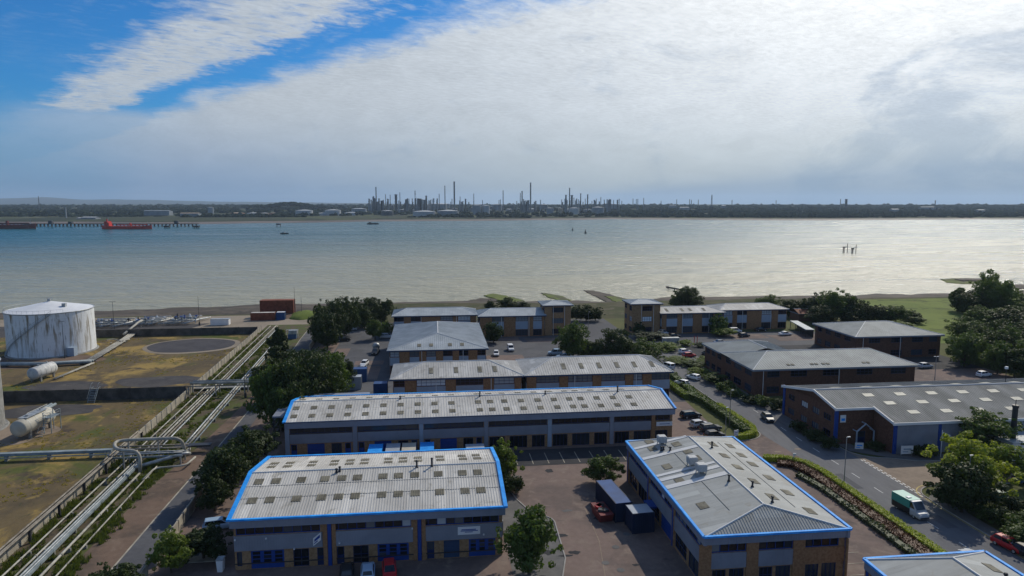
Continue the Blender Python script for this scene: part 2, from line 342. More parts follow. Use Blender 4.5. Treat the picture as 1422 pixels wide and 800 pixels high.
# ------------------------------------------------------------------ mesh helpers
class MB:
    def __init__(s): s.v = []; s.f = []; s.m = []
    def quad(s, pts, m=0):
        i = len(s.v); s.v += [tuple(p) for p in pts]; s.f.append(tuple(range(i, i + len(pts)))); s.m.append(m); return s
    def box(s, x0, y0, z0, x1, y1, z1, m=0):
        i = len(s.v); s.v += [(x, y, z) for z in (z0, z1) for x, y in ((x0, y0), (x1, y0), (x1, y1), (x0, y1))]
        for f in ((3, 2, 1, 0), (4, 5, 6, 7), (0, 1, 5, 4), (1, 2, 6, 5), (2, 3, 7, 6), (3, 0, 4, 7)):
            s.f.append(tuple(i + k for k in f)); s.m.append(m)
        return s
    def prism(s, poly, z0, z1, m=0, top=None):
        k = len(poly); i = len(s.v); top = top or poly
        s.v += [(x, y, z0) for x, y in poly] + [(x, y, z1) for x, y in top]
        s.f += [tuple(i + j for j in reversed(range(k))), tuple(i + k + j for j in range(k))]; s.m += [m, m]
        for j in range(k):
            q = (j + 1) % k; s.f.append((i + j, i + q, i + k + q, i + k + j)); s.m.append(m)
        return s
    def tube(s, path, r, n=8, m=0, caps=True):
        P = [Vector(p) for p in path]; rings = []
        rs = r if isinstance(r, (list, tuple)) else [r] * len(P)
        for j, p in enumerate(P):
            d = (P[min(j + 1, len(P) - 1)] - P[max(j - 1, 0)]).normalized()
            a = Vector((0, 0, 1)).cross(d)
            a = Vector((1, 0, 0)) if a.length < 1e-4 else a.normalized()
            b = d.cross(a); i = len(s.v)
            s.v += [tuple(p + (a * math.cos(6.28319 * k / n) + b * math.sin(6.28319 * k / n)) * rs[j]) for k in range(n)]
            rings.append(i)
        for a, b in zip(rings, rings[1:]):
            for k in range(n):
                q = (k + 1) % n; s.f.append((a + k, a + q, b + q, b + k)); s.m.append(m)
        if caps:
            s.f.append(tuple(rings[0] + k for k in reversed(range(n)))); s.m.append(m)
            s.f.append(tuple(rings[-1] + k for k in range(n))); s.m.append(m)
        return s
    def cyl(s, x, y, z0, z1, r0, r1=None, n=16, m=0): return s.tube([(x, y, z0), (x, y, z1)], [r0, r0 if r1 is None else r1], n, m)
    def mesh(s, name, mats, smooth=False):
        me = bpy.data.meshes.new(name); me.from_pydata(s.v, [], s.f)
        for m in (mats if isinstance(mats, (list, tuple)) else [mats]): me.materials.append(MATS[m])
        if len(me.materials) > 1: me.polygons.foreach_set('material_index', s.m)
        if smooth: me.polygons.foreach_set('use_smooth', [True] * len(s.f))
        me.update(); return me
    def build(s, name, mats, parent=None, loc=(0, 0, 0), rz=0.0, smooth=False):
        return obj(name, s.mesh(name, mats, smooth), parent, loc, rz)

def obj(name, me, parent=None, loc=(0, 0, 0), rz=0.0, rot=None, scale=None):
    o = bpy.data.objects.new(name, me); COL.objects.link(o)
    o.location = loc; o.rotation_euler = rot or (0, 0, rz)
    if scale: o.scale = scale
    if parent: o.parent = parent
    return o
def tag(o, label, cat, group=None, kind=None):
    o['label'] = label; o['category'] = cat
    if group: o['group'] = group
    if kind: o['kind'] = kind
    return o
def thing(name, label, cat, loc=(0, 0, 0), rz=0.0, group=None):
    return tag(obj(name, None, None, loc, rz), label, cat, group)
def struct(o): o['kind'] = 'structure'; return o
def copy_tree(o, parent=None):
    c = o.copy(); COL.objects.link(c); c.parent = parent
    for ch in o.children: copy_tree(ch, c)
    return c
def sheet(name, poly, z, m):
    return struct(MB().quad([(x, y, z) for x, y in poly]).build(name, m))
def rect(x0, y0, x1, y1): return [(x0, y0), (x1, y0), (x1, y1), (x0, y1)]
def lerp(tab, x):
    if x <= tab[0][0]: return tab[0][1]
    for (a, b), (c, d) in zip(tab, tab[1:]):
        if x <= c: return b + (d - b) * (x - a) / (c - a)
    return tab[-1][1]


# ================================================================== SETTING
TOP = [(-400, 288), (-150, 292), (-100, 298), (-55, 306), (-20, 312), (20, 309), (64, 304), (110, 308), (168, 308), (240, 305), (295, 312), (400, 318), (900, 330)]
WL = [(-400, 318), (-148, 326), (-100, 334), (-53, 339), (-22, 338), (17, 339), (40, 333), (56, 335), (83, 327), (128, 341), (185, 338), (266, 338), (323, 344), (900, 360)]
def nz(x, s, a, k=0.0): return a * noise.noise(Vector((x * s, k, k * .37)))
XS = [-1500, -1000, -700, -500] + [-400 + 5 * i for i in range(161)] + [500, 700, 1000, 1500]
top = [(x, lerp(TOP, x) + nz(x, .06, 2.5, 1) + nz(x, .25, .8, 2)) for x in XS]
wl = [(x, lerp(WL, x) + nz(x, .045, 5, 3) + nz(x, .2, 1.6, 4)) for x in XS]
sheet('ground', [(-1500, -200), (1500, -200)] + top[::-1], 0.0, 'grass')
b = MB()
rows = []
for (x, y0), (_, y1) in zip(top, wl):
    col = []
    for t, z in ((-.1, -.6), (0, -.02), (.10, -.75), (.35, -1.35), (.7, -2.2), (1.0, -2.95), (1.35, -4.0), (2.4, -6.5)):
        zz = z + (nz(x + 37 * t, .12, .28, 5 + t) + nz(x, .5, .12, 9 + t * 3) if 0.05 < t < 1.2 else 0)
        col.append((x, y0 + (y1 - y0) * t, zz))
    rows.append(col)
for a, c in zip(rows, rows[1:]):
    for k in range(len(a) - 1): b.quad([a[k], c[k], c[k + 1], a[k + 1]])
struct(b.build('beach', 'beach', smooth=True))
struct(MB().quad([(-9000, 250, -3.0), (9000, 250, -3.0), (9000, 5200, -3.0), (-9000, 5200, -3.0)]).build('water', 'water'))

def mound(name, px, py, wpx, dy, h, m, z=-3.0, rz=0.0, skew=0.0, seed=1):
    """low bank of mud or turf standing out of the water or grass"""
    c = at(px, py, z); rx = wpx * mpp(c) / 2; b = MB(); K = 40; rings = []
    for t, hh in ((0, 1), (.3, .95), (.6, .7), (.85, .35), (1.0, 0), (1.12, -.9)):
        ring = []
        for k in range(K):
            a = 6.28319 * k / K; wob = 1 + .22 * noise.noise(Vector((math.cos(a) * 1.4 + seed * 7.3, math.sin(a) * 1.4, seed)))
            x, y = rx * t * wob * math.cos(a), dy * t * wob * math.sin(a); x += skew * y
            zz = hh * h + (.18 * h * noise.noise(Vector((x * .25, y * .25, seed))) if t < .95 else 0)
            ring.append(len(b.v)); b.v.append((x * math.cos(rz) - y * math.sin(rz), x * math.sin(rz) + y * math.cos(rz), zz))
        rings.append(ring)
    for p, q in zip(rings, rings[1:]):
        for k in range(K): b.f.append((p[k], q[k], q[(k + 1) % K], p[(k + 1) % K])); b.m.append(0)
    return struct(b.build(name, m, None, (*c, z), smooth=True))
def spit(name, poly, m, h=.45, seed=1):
    """ragged low bank of weed and mud: outline traced on the water level, its own thickness above and below it"""
    P = [at(x, y, -3) for x, y in poly]; out = []
    for (x0, y0), (x1, y1) in zip(P, P[1:] + P[:1]):
        k = max(2, int(math.hypot(x1 - x0, y1 - y0) / 2.2))
        for i in range(k):
            t = i / k; x, y = x0 + (x1 - x0) * t, y0 + (y1 - y0) * t
            out.append((x + 1.6 * noise.noise(Vector((x * .3, y * .3, seed))), y + 2.6 * noise.noise(Vector((x * .3, y * .3, seed + 9)))))
    cx, cy = sum(p[0] for p in out) / len(out), sum(p[1] for p in out) / len(out)
    b = MB(); b.prism(out, -.8, h * .6, top=[(cx + (x - cx) * .94, cy + (y - cy) * .90) for x, y in out]); b.build(name, m, None, (0, 0, -3))['kind'] = 'structure'
spit('mud_bank', [(622, 424), (648, 418), (668, 414), (690, 415), (708, 419), (700, 428), (640, 430)], 'beach', .5, 2)
spit('weed_bank', [(670, 411), (684, 408), (702, 411), (722, 416), (734, 421), (705, 421), (686, 416)], 'algae', .7, 3)
spit('weed_bank', [(750, 407), (762, 408), (782, 412), (794, 418), (776, 418), (762, 414)], 'algae', .5, 4)
spit('mud_bank', [(808, 403), (822, 403), (846, 409), (868, 415), (876, 424), (852, 425), (838, 418), (822, 410)], 'beach', .5, 5)
spit('weed_bank', [(838, 412), (852, 412), (872, 417), (884, 424), (862, 424), (850, 418)], 'algae', .9, 6)
spit('mud_bank', [(770, 420), (800, 417), (840, 420), (846, 427), (780, 428)], 'beach', .3, 7)
spit('sand_bank', [(1303, 388), (1330, 386.5), (1382, 388), (1390, 391), (1368, 394), (1340, 395), (1315, 393)], 'algae', .6, 8)
spit('sand_bank', [(1322, 389), (1350, 388), (1384, 389), (1370, 391.5), (1335, 391.5)], 'beach', 1.4, 9)
spit('sand_bank', [(1376, 397), (1410, 395.5), (1440, 396), (1440, 401), (1395, 402)], 'beach', .6, 10)
mound('grass_bank', 425, 441, 50, 8, 2.6, 'grass_lush', z=-.3, seed=11)
mound('earth_bank', 395, 440, 60, 9, 1.8, 'bare_soil', z=-.3, seed=12)
sheet('shore_scrub', [(-46, 262), (330, 262)] + [(x, y + .3) for x, y in top[::-1] if -46 <= x <= 330], .012, 'scrub')
sheet('shore_shingle', [(-420, 288), (-46, 288)] + [(x, y + .3) for x, y in top[::-1] if -420 <= x <= -46], .012, 'beach')

# terminal land on the left
def xw(y): return -54.2 - (y - 80) * .0405          # the long boundary wall runs along this line
def xr(y): return lerp([(0, -39.4), (103, -40.2), (128, -40.2), (160, -40.6), (234, -44.4), (262, -45.2)], y)
def xq(y): return lerp([(0, -35.4), (96, -35.8), (108, -36.4), (137, -37.2), (160, -37.8), (233, -39.2), (262, -39.8)], y)
YS = [20, 60, 100, 128, 160, 200, 234, 262]
sheet('field', [(-420, 10), (xw(10), 10), (xw(247), 247), (-420, 247)], .02, 'dry_field')
sheet('storage_ground', [(-420, 247.1), (-46, 247.1), (-48, 286), (-420, 286)], .02, 'sand_pad')
sheet('storage_gravel', [(-420, 247.2), (-92, 247.2), (-84, 268), (-420, 274)], .045, 'gravel')
sheet('pipe_corridor', [(xw(y) + .1, y) for y in YS] + [(xr(y) - .1, y) for y in YS[::-1]], .025, 'pipe_ground')
sheet('bare_verge', [(lerp([(60, -45.2), (110, -45.4), (128, -44), (150, -43), (175, -43)], y), y) for y in (20, 60, 110, 128, 150, 175)] + [(xr(y) - .2, y) for y in (175, 150, 128, 110, 60, 20)], .05, 'bare_soil')
sheet('service_road', [(xr(y), y) for y in YS] + [(xq(y), y) for y in YS[::-1]], .07, 'asphalt')
b = MB()
for y0, y1 in zip(YS, YS[1:]):
    b.quad([(xr(y0) - .12, y0, .085), (xr(y0) + .12, y0, .085), (xr(y1) + .12, y1, .085), (xr(y1) - .12, y1, .085)])
struct(b.build('road_edge', 'concrete'))
def blob(name, cx, cy, rx, ry, z, m, seed, wob=.12, n=48):
    pts = []
    for k in range(n):
        a = 6.28319 * k / n; f = 1 + wob * noise.noise(Vector((math.cos(a) * 1.6 + seed * 5, math.sin(a) * 1.6, seed))) * 2
        pts.append((cx + rx * f * math.cos(a), cy + ry * f * math.sin(a)))
    return sheet(name, pts, z, m)
blob('tank_pad', -76.5, 226, 14.6, 12.2, .045, 'sand_pad', 1, .02); blob('tank_pad', -76.8, 226.4, 13.2, 10.8, .07, 'pad_grit', 1, .02)
blob('gravel_patch', -91, 178, 9, 5, .05, 'gravel', 2); blob('gravel_patch', -70, 181, 11, 5.5, .055, 'gravel', 3); blob('gravel_patch', -113, 208, 16, 9, .05, 'bare_soil', 4)
blob('gravel_patch', -84, 157, 10, 5, .055, 'gravel', 5); blob('concrete_apron', -83, 141, 8, 7, .05, 'block_beige', 6)

# the estate
sheet('paved_yard', [(-36.6, 20), (62.5, 20), (62.5, 108), (59, 112.5), (59, 122), (62, 131), (62, 148), (-37.6, 148)], .02, 'block_paving')
sheet('asphalt_yard', [(-37.2, 148.1), (62, 148.1), (62, 200), (47, 232), (46, 262), (-30, 262), (-39, 234), (-38.8, 222)], .02, 'asphalt')
sheet('car_park', [(47.1, 232), (62.1, 200), (63.4, 205), (133, 205), (133, 228), (66, 228), (66, 262), (44, 262)], .025, 'asphalt')
sheet('asphalt_lane', rect(76, 168, 150, 204.9), .02, 'asphalt_dark')
for p in (rect(-30, 205, -26, 216), rect(-22.5, 193, -14.5, 198), rect(-23, 176, -14.8, 191), rect(-36, 205, -30.5, 225)): sheet('parking_bays', p, .04, 'block_paving')
for p in (rect(15, 187, 26, 201), rect(30, 219, 47, 226), rect(20, 222, 28, 228)): sheet('parking_bays', p, .045, 'block_paving')
for p in (rect(100, 217, 112, 224), rect(113, 212, 131, 222)): sheet('parking_bays', p, .045, 'block_paving')
sheet('parking_apron', rect(10.5, 113.5, 48, 121.3), .04, 'asphalt_dark')  # block-paved apron; its shade is put into the dark asphalt colour
for i in range(12):
    x = 11.2 + 2.75 * i
    struct(MB().quad([(x, 114.2, .06), (x + .13, 114.2, .06), (x + .13, 119.4, .06), (x, 119.4, .06)]).build('bay_line', 'concrete'))
def kerb(name, pts, wd=.16, h=.13, z=0.0):
    b = MB()
    for (x0, y0), (x1, y1) in zip(pts, pts[1:]):
        d = Vector((x1 - x0, y1 - y0)).normalized(); nx, ny = -d.y * wd / 2, d.x * wd / 2
        b.prism([(x0 - nx, y0 - ny), (x1 - nx, y1 - ny), (x1 + nx, y1 + ny), (x0 + nx, y0 + ny)], z, z + h)
    return struct(b.build(name, 'kerb'))
def arc(cx, cy, r, a0, a1, n=8): return [(cx + r * math.cos(R(a0 + (a1 - a0) * i / n)), cy + r * math.sin(R(a0 + (a1 - a0) * i / n))) for i in range(n + 1)]
# island beside building A with its tree
isl = [(9.2, 60), (13.5, 72), (16.2, 82), (16.4, 87)] + arc(14.0, 92, 2.6, 0, 90) + [(12.2, 100), (10.5, 108), (9.3, 112)]
sheet('planting_island', [(9.1, 60)] + isl[1:] + [(9.1, 112)], .035, 'pavement'); kerb('kerb', isl)
sheet('drain_line', [(19.0, 70), (19.12, 70), (21.62, 86), (21.92, 96), (21.8, 96), (21.5, 86)], .035, 'block_beige')
# main road with mouths of the side roads
RL = [(64.6, 20), (64.6, 108)] + arc(60.6, 108, 4, 0, 90, 6)[1:] + [(56, 112)]
RL2 = [(56, 121.5), (58.5, 121.5)] + arc(58.5, 126.5, 5, -90, 0, 6)[1:] + [(63.5, 140), (63.2, 170), (62.6, 199)]
RR = [(74.6, 20), (74.6, 90), (74.9, 93.5)] + arc(79, 93.5, 4.2, 180, 90, 6)[1:] + [(84, 97.6), (100, 97)]
RR2 = [(100, 106.5), (84, 108), (79.5, 110)] + arc(79.5, 115, 5, -90, -180, 6)[1:] + [(74.4, 125), (74.2, 160), (75.2, 204)]
sheet('main_road', [(64.6, 20), (74.6, 20), (74.6, 112), (74.3, 125), (74.2, 160), (75.2, 205), (62.6, 205), (63.2, 170), (63.5, 140), (63.5, 124), (64.6, 108)], .05, 'asphalt_road')
sheet('side_road', RL[2:] + RL2[:9] + [(64, 122), (64.5, 110)], .046, 'block_paving')
sheet('entrance_drive', [(74.65, 93.5)] + RR[3:] + [(118, 97), (118, 107)] + RR2[:9] + [(74.55, 112)], .047, 'block_beige')
for k in (RL, RL2, RR, RR2): kerb('kerb', k)
for nm, inner, off in (('pavement', [(74.7, 20), (74.7, 90), (75, 93.5), (79, 97.2), (84, 97.3), (84, 94), (79, 93), (77, 88), (77, 20)], 0), ('pavement', [(79.6, 110.3), (75, 113.8), (74.5, 125), (74.35, 160), (75.3, 204), (77.4, 204), (76.4, 160), (76.6, 125), (77.5, 115.5), (84, 111.6), (100, 109), (100, 106.8), (84, 108.3)], 0)):
    sheet(nm, inner, .11, 'pavement')
b = MB()
for y in range(24, 200, 6): struct(MB().quad([(69.2, y, .062), (69.32, y, .062), (69.3, y + 2.2, .062), (69.18, y + 2.2, .062)]).build('lane_line', 'road_white'))
for i in range(14):                                         # give-way dashes at the drive and double yellow by its corner
    y = 94 + i * 1.15; x = 74.35
    for dx in (0, .45): struct(MB().quad([(x + dx, y, .064), (x + dx + .22, y, .064), (x + dx + .22, y + .75, .064), (x + dx, y + .75, .064)]).build('give_way_mark', 'road_white'))
for off in (.35, .6):
    pts = [(74.6 - off, 70), (74.6 - off, 90), (74.9 - off, 93.5)]
    struct(MB().quad([(pts[0][0], 70, .063), (pts[0][0] + .1, 70, .063), (pts[2][0] + .1, 93.5, .063), (pts[2][0], 93.5, .063)]).build('yellow_line', 'road_yellow'))
    q = arc(79, 93.5, 4.2 - off + .1, 180, 95, 8); p = arc(79, 93.5, 4.2 + off - .45, 180, 95, 8)
b = MB(); o_, i_ = arc(79, 93.5, 4.9, 175, 100, 8), arc(79, 93.5, 4.75, 175, 100, 8)
for k in range(8): b.quad([(*o_[k], .07), (*o_[k + 1], .07), (*i_[k + 1], .07), (*i_[k], .07)])
struct(b.build('yellow_line', 'road_yellow'))
for (px, py) in ((1080, 628), (1108, 624)): p = at(px, py); blob('road_patch', p[0], p[1], .7, .35, .066, 'block_beige', px, .05, 16)
for (px, py) in ((841, 782), (862, 792), (855, 760), (870, 742)): p = at(px, py); blob('manhole_cover', p[0], p[1], .5, .5, .05, 'pavement', px, .02, 16)
rs = random.Random(12)
for i in range(26):
    x, y = rs.uniform(10, 29), rs.uniform(62, 113)
    blob('oil_stain', x, y, rs.uniform(.3, 1.1), rs.uniform(.25, .8), .036 + .0002 * i, 'asphalt_dark' if i % 3 else 'pavement', i + 40, .25, 20)
for x0, y0 in ((70.9, 118), (66.2, 98), (71.5, 140), (66.8, 150), (70.6, 84)): sheet('road_repair', rect(x0, y0, x0 + rs.uniform(1, 1.8), y0 + rs.uniform(3, 9)), .058, 'asphalt')
for i in range(9): struct(MB().quad([(49.9, 74 + i * 2.6, .05), (54.3, 74 + i * 2.6, .05), (54.3, 74.1 + i * 2.6, .05), (49.9, 74.1 + i * 2.6, .05)]).build('bay_line', 'concrete'))
sheet('hedge_bed', [(59.9, 60), (64.3, 60), (64.3, 107.5), (60.6, 111.5), (58.5, 111.5), (59.9, 106)], .03, 'bare_soil')
sheet('verge', [(56.5, 123), (58.5, 122), (62.6, 127), (63.2, 140), (62.9, 168), (62.2, 199), (57, 199), (57, 150), (56, 131)], .03, 'grass')
sheet('right_plot', [(77.6, 20), (200, 20), (200, 160), (76.6, 160), (76.8, 125), (78, 116), (84, 112), (100, 109.2), (118, 107.2), (118, 96.8), (84, 93.8), (79, 92.8), (77.6, 88)], .02, 'grass')
sheet('car_park', rect(94, 86, 130, 96.5), .035, 'block_beige'); sheet('car_park', rect(116.5, 140, 150, 170), .035, 'block_paving')
sheet('meadow', [(150, 205), (330, 170), (420, 301), (190, 301)], .022, 'grass_lush')

# ------------------------------------------------------------------ far shore
FW = [(-900, 311.5), (-300, 311.5), (120, 311), (215, 312), (300, 311), (420, 309.4), (520, 307.6), (700, 306.4), (850, 304.5), (1000, 305.6), (1150, 306), (1300, 305), (1700, 304.5), (2400, 304)]
def far_row(px, D):
    return far(px, D)
b = MB(); PXS = list(range(-900, 2401, 50)); cols = []
for px in PXS:
    yw = lerp(FW, px) + nz(px, .013, .6, 3)
    p = at(px, yw, -3); D0 = fwd(p); c = []
    for dd, z in ((-60, -4.5), (0, -3.0), (70, -2.2), (150, -1.6)):
        c.append((*far(px, D0 + dd), z))
    cols.append((D0, c))
for (d, a), (e, c) in zip(cols, cols[1:]):
    for k in range(3): b.quad([a[k], c[k], c[k + 1], a[k + 1]])
struct(b.build('far_mudflat', 'mud_far', smooth=True))
b = MB(); cols2 = []
def far_z(px, D):
    k = max(0.0, D - 2150)
    g = 1 - math.exp(-k / 2600)
    return .5 + g * (30 + 5 * noise.noise(Vector((px * .004, D * .0006, 2)))) 
for px, (D0, c) in zip(PXS, cols):
    cc = [(*far(px, D0 + 145), -1.7), (*far(px, D0 + 165), .6)]
    for D in (2500, 2900, 3400, 4200, 5200, 6500, 9000): cc.append((*far(px, max(D, D0 + 200)), far_z(px, D)))
    cols2.append(cc)
for a, c in zip(cols2, cols2[1:]):
    for k in range(len(a) - 1): b.quad([a[k], c[k], c[k + 1], a[k + 1]])
struct(b.build('far_shore', 'far_ground', smooth=True))
# blue hills beyond
b = MB(); prev = None
for px in range(-500, 620, 14):
    D = 14500
    zt = zat(lerp([(-500, 276), (0, 275.5), (60, 274), (110, 277), (150, 277), (200, 277.5), (300, 280), (420, 281), (620, 284)], px) + nz(px, .02, .8, 6), D)
    cur = [(*far(px, D - 3000), -5), (*far(px, D - 1200), zt * .55), (*far(px, D), zt), (*far(px, D + 2500), -5)]
    if prev:
        for k in range(3): b.quad([prev[k], cur[k], cur[k + 1], prev[k + 1]])
    prev = cur
struct(b.build('hills', 'hill_far', smooth=True))


# ================================================================== BUILDINGS
CACHE = {}
def cached(key, fn):
    if key not in CACHE: CACHE[key] = fn()
    return CACHE[key]
def rp(p0, rz, u, v=0.0, z=0.0):
    c, s = math.cos(rz), math.sin(rz)
    return (p0[0] + u * c - v * s, p0[1] + u * s + v * c, z)
def bars(w, h, n, rows=1, t=.08, y0=.06, y1=.14):
    b = MB(); b.box(0, y0, 0, w, y1, t); b.box(0, y0, h - t, w, y1, h); b.box(0, y0, t, t, y1, h - t); b.box(w - t, y0, t, w, y1, h - t)
    for i in range(1, n): x = w * i / n; b.box(x - t * .4, y0 + .005, t, x + t * .4, y1 - .005, h - t)
    for i in range(1, rows): z = h * i / rows; b.box(t, y0 + .012, z - t * .4, w - t, y1 - .012, z + t * .4)
    return b
def window(E, p0, rz, u0, u1, z0, z1, n=3, rows=1, frame='blue_dark', glass='glass', split=False, name='window'):
    w, h = round(u1 - u0, 3), round(z1 - z0, 3)
    o = obj(name, cached(('wf', w, h, n, rows, frame), lambda: bars(w, h, n, rows).mesh(name, frame)), E, rp(p0, rz, u0, 0, z0), rz)
    if split:
        pw = w / n; me = cached(('pn', round(pw, 3), h, glass), lambda: MB().box(.03, 0, .04, pw - .03, .02, h - .04).mesh('pane', glass))
        for i in range(n): obj('pane', me if random.random() < .8 else cached(('pn', round(pw, 3), h, 'glass_pale'), lambda: MB().box(.03, 0, .04, pw - .03, .02, h - .04).mesh('pane', 'glass_pale')), o, (pw * i, .15, 0))
    else:
        obj('pane', cached(('pn', w, h, glass), lambda: MB().box(.03, 0, .04, w - .03, .02, h - .04).mesh('pane', glass)), o, (0, .15, 0))
    return o
def shutter(E, p0, rz, u0, u1, z0, z1, m='blue_paint'):
    w, h = round(u1 - u0, 3), round(z1 - z0, 3)
    def mk():
        b = MB(); k = max(4, int(h / .28))
        for i in range(k): z = h * i / k; b.box(0, .07 + .03 * (i % 2), z + .01, w, .13, z + h / k)
        b.box(0, .12, 0, w, .16, h); return b.mesh('roller_shutter', m)
    return obj('roller_shutter', cached(('sh', w, h, m), mk), E, rp(p0, rz, u0, 0, z0), rz)
def panel_door(E, p0, rz, u0, u1, z0, z1, m='blue_paint'):
    """sectional door with a grid of small dark panes"""
    w, h = round(u1 - u0, 3), round(z1 - z0, 3)
    def mk():
        b = MB(); b.box(0, .08, 0, w, .16, h)
        for i in range(1, 3): x = w * i / 3; b.box(x - .2, .055, .1, x + .2, .08, h - .05)
        b.box(.05, .05, .05, w - .05, .078, .7); return b.mesh('sectional_door', m)
    o = obj('sectional_door', cached(('pd', w, h, m), mk), E, rp(p0, rz, u0, 0, z0), rz)
    pw = w / 3 - .45; me = cached(('pp', round(pw, 3)), lambda: MB().box(0, 0, 0, pw, .03, .38).mesh('pane', 'glass'))
    for i in range(3):
        for j in range(3): obj('pane', me, o, (w * i / 3 + .22, .06, .8 + j * .5))
    return o
def door(E, p0, rz, u0, u1, z0, z1, m='blue_dark'):
    w, h = round(u1 - u0, 3), round(z1 - z0, 3)
    o = obj('door', cached(('dr', w, h, m), lambda: bars(w, h, 1, 2, .1).box(.1, .1, .1, w - .1, .14, h * .5).mesh('door', m)), E, rp(p0, rz, u0, 0, z0), rz)
    obj('pane', cached(('dp', w, h), lambda: MB().box(.08, .15, .08, w - .08, .17, h - .08).mesh('pane', 'glass')), o)
    return o
def cladding(E, p0, rz, u0, u1, z0, z1, m='cladding', t=.12, name='cladding_panel', pitch=.32):
    w, h = round(u1 - u0, 3), round(z1 - z0, 3)
    def mk():
        b = MB(); b.box(0, -t, 0, w, 0, h); k = int(w / pitch) if pitch else 0
        if pitch:
            for i in range(k): x = (i + .5) * w / k; b.box(x - .05, -t - .035, .02, x + .05, -t, h - .02)
        return b.mesh(name, m)
    return obj(name, cached(('cl', w, h, m, t, pitch), mk), E, rp(p0, rz, u0, 0, z0), rz)
def pier(E, p0, rz, u0, u1, z0, z1, m='brick_buff', t=.16, name='brick_pier'):
    w, h = round(u1 - u0, 3), round(z1 - z0, 3)
    return obj(name, cached(('pi', w, h, m, t), lambda: MB().box(0, -t, 0, w, .02, h).mesh(name, m)), E, rp(p0, rz, u0, 0, z0), rz)
KIND = dict(w=window, s=shutter, b=panel_door, d=door)
def facade(E, p0, rz, L, h, ops, wm, skin=True):
    """one wall with real openings; ops = (kind, u0, u1, z0, z1, kwargs)"""
    if skin:
        xs = sorted({0.0, L, *[o[1] for o in ops], *[o[2] for o in ops]}); zs = sorted({0.0, h, *[o[3] for o in ops], *[o[4] for o in ops]})
        b = MB()
        for x0, x1 in zip(xs, xs[1:]):
            for z0, z1 in zip(zs, zs[1:]):
                cx, cz = (x0 + x1) / 2, (z0 + z1) / 2
                if any(o[1] < cx < o[2] and o[3] < cz < o[4] for o in ops): continue
                b.quad([(x0, 0, z0), (x1, 0, z0), (x1, 0, z1), (x0, 0, z1)])
        for o in ops:
            a, c, d, e = o[1:5]; q = .2
            b.quad([(a, 0, d), (a, q, d), (a, q, e), (a, 0, e)]); b.quad([(c, q, d), (c, 0, d), (c, 0, e), (c, q, e)])
            b.quad([(a, 0, d), (c, 0, d), (c, q, d), (a, q, d)]); b.quad([(a, q, e), (c, q, e), (c, 0, e), (a, 0, e)])
        b.build('wall', wm, E, (p0[0], p0[1], 0), rz)
    for o in ops:
        KIND[o[0]](E, p0, rz, *o[1:5], **(o[5] if len(o) > 5 else {}))
def slope(mb, o, u, L, up, W, a, c, sp=.4, m=0, rib=.05, hw=.07):
    o, u, up = Vector(o), Vector(u), Vector(up); n_ = u.cross(up).normalized()
    mb.quad([o, o + u * L, o + u * (L - c) + up * W, o + u * a + up * W] if L - c - a > .01 else [o, o + u * L, o + u * a + up * W], m)
    if not sp: return
    k = int(L / sp)
    for i in range(k):
        t = (i + .5) * L / k; wm = W * min(1, t / a if a > 0 else 1, (L - t) / c if c > 0 else 1)
        if wm < .4: continue
        p = [o + u * (t + d) + up * w_ + n_ * e for w_ in (.02, wm - .05) for d, e in ((-hw, .002), (-hw * .5, rib), (hw * .5, rib), (hw, .002))]
        for j in range(3): mb.quad([p[j], p[j + 1], p[j + 5], p[j + 4]], m)
class Slope:
    def __init__(s, o, u, L, up, W, a, c): s.o, s.u, s.L, s.up, s.W, s.a, s.c = Vector(o), Vector(u).normalized(), L, Vector(up).normalized(), W, a, c; s.n = s.u.cross(s.up).normalized()
    def put(s, E, name, me, t, w, lift=.0):
        return obj(name, me, E, s.o + s.u * t + s.up * w + s.n * lift, rot=Matrix((s.u, s.up, s.n)).transposed().to_euler())
    def stand(s, E, name, me, t, w): return obj(name, me, E, s.o + s.u * t + s.up * w)
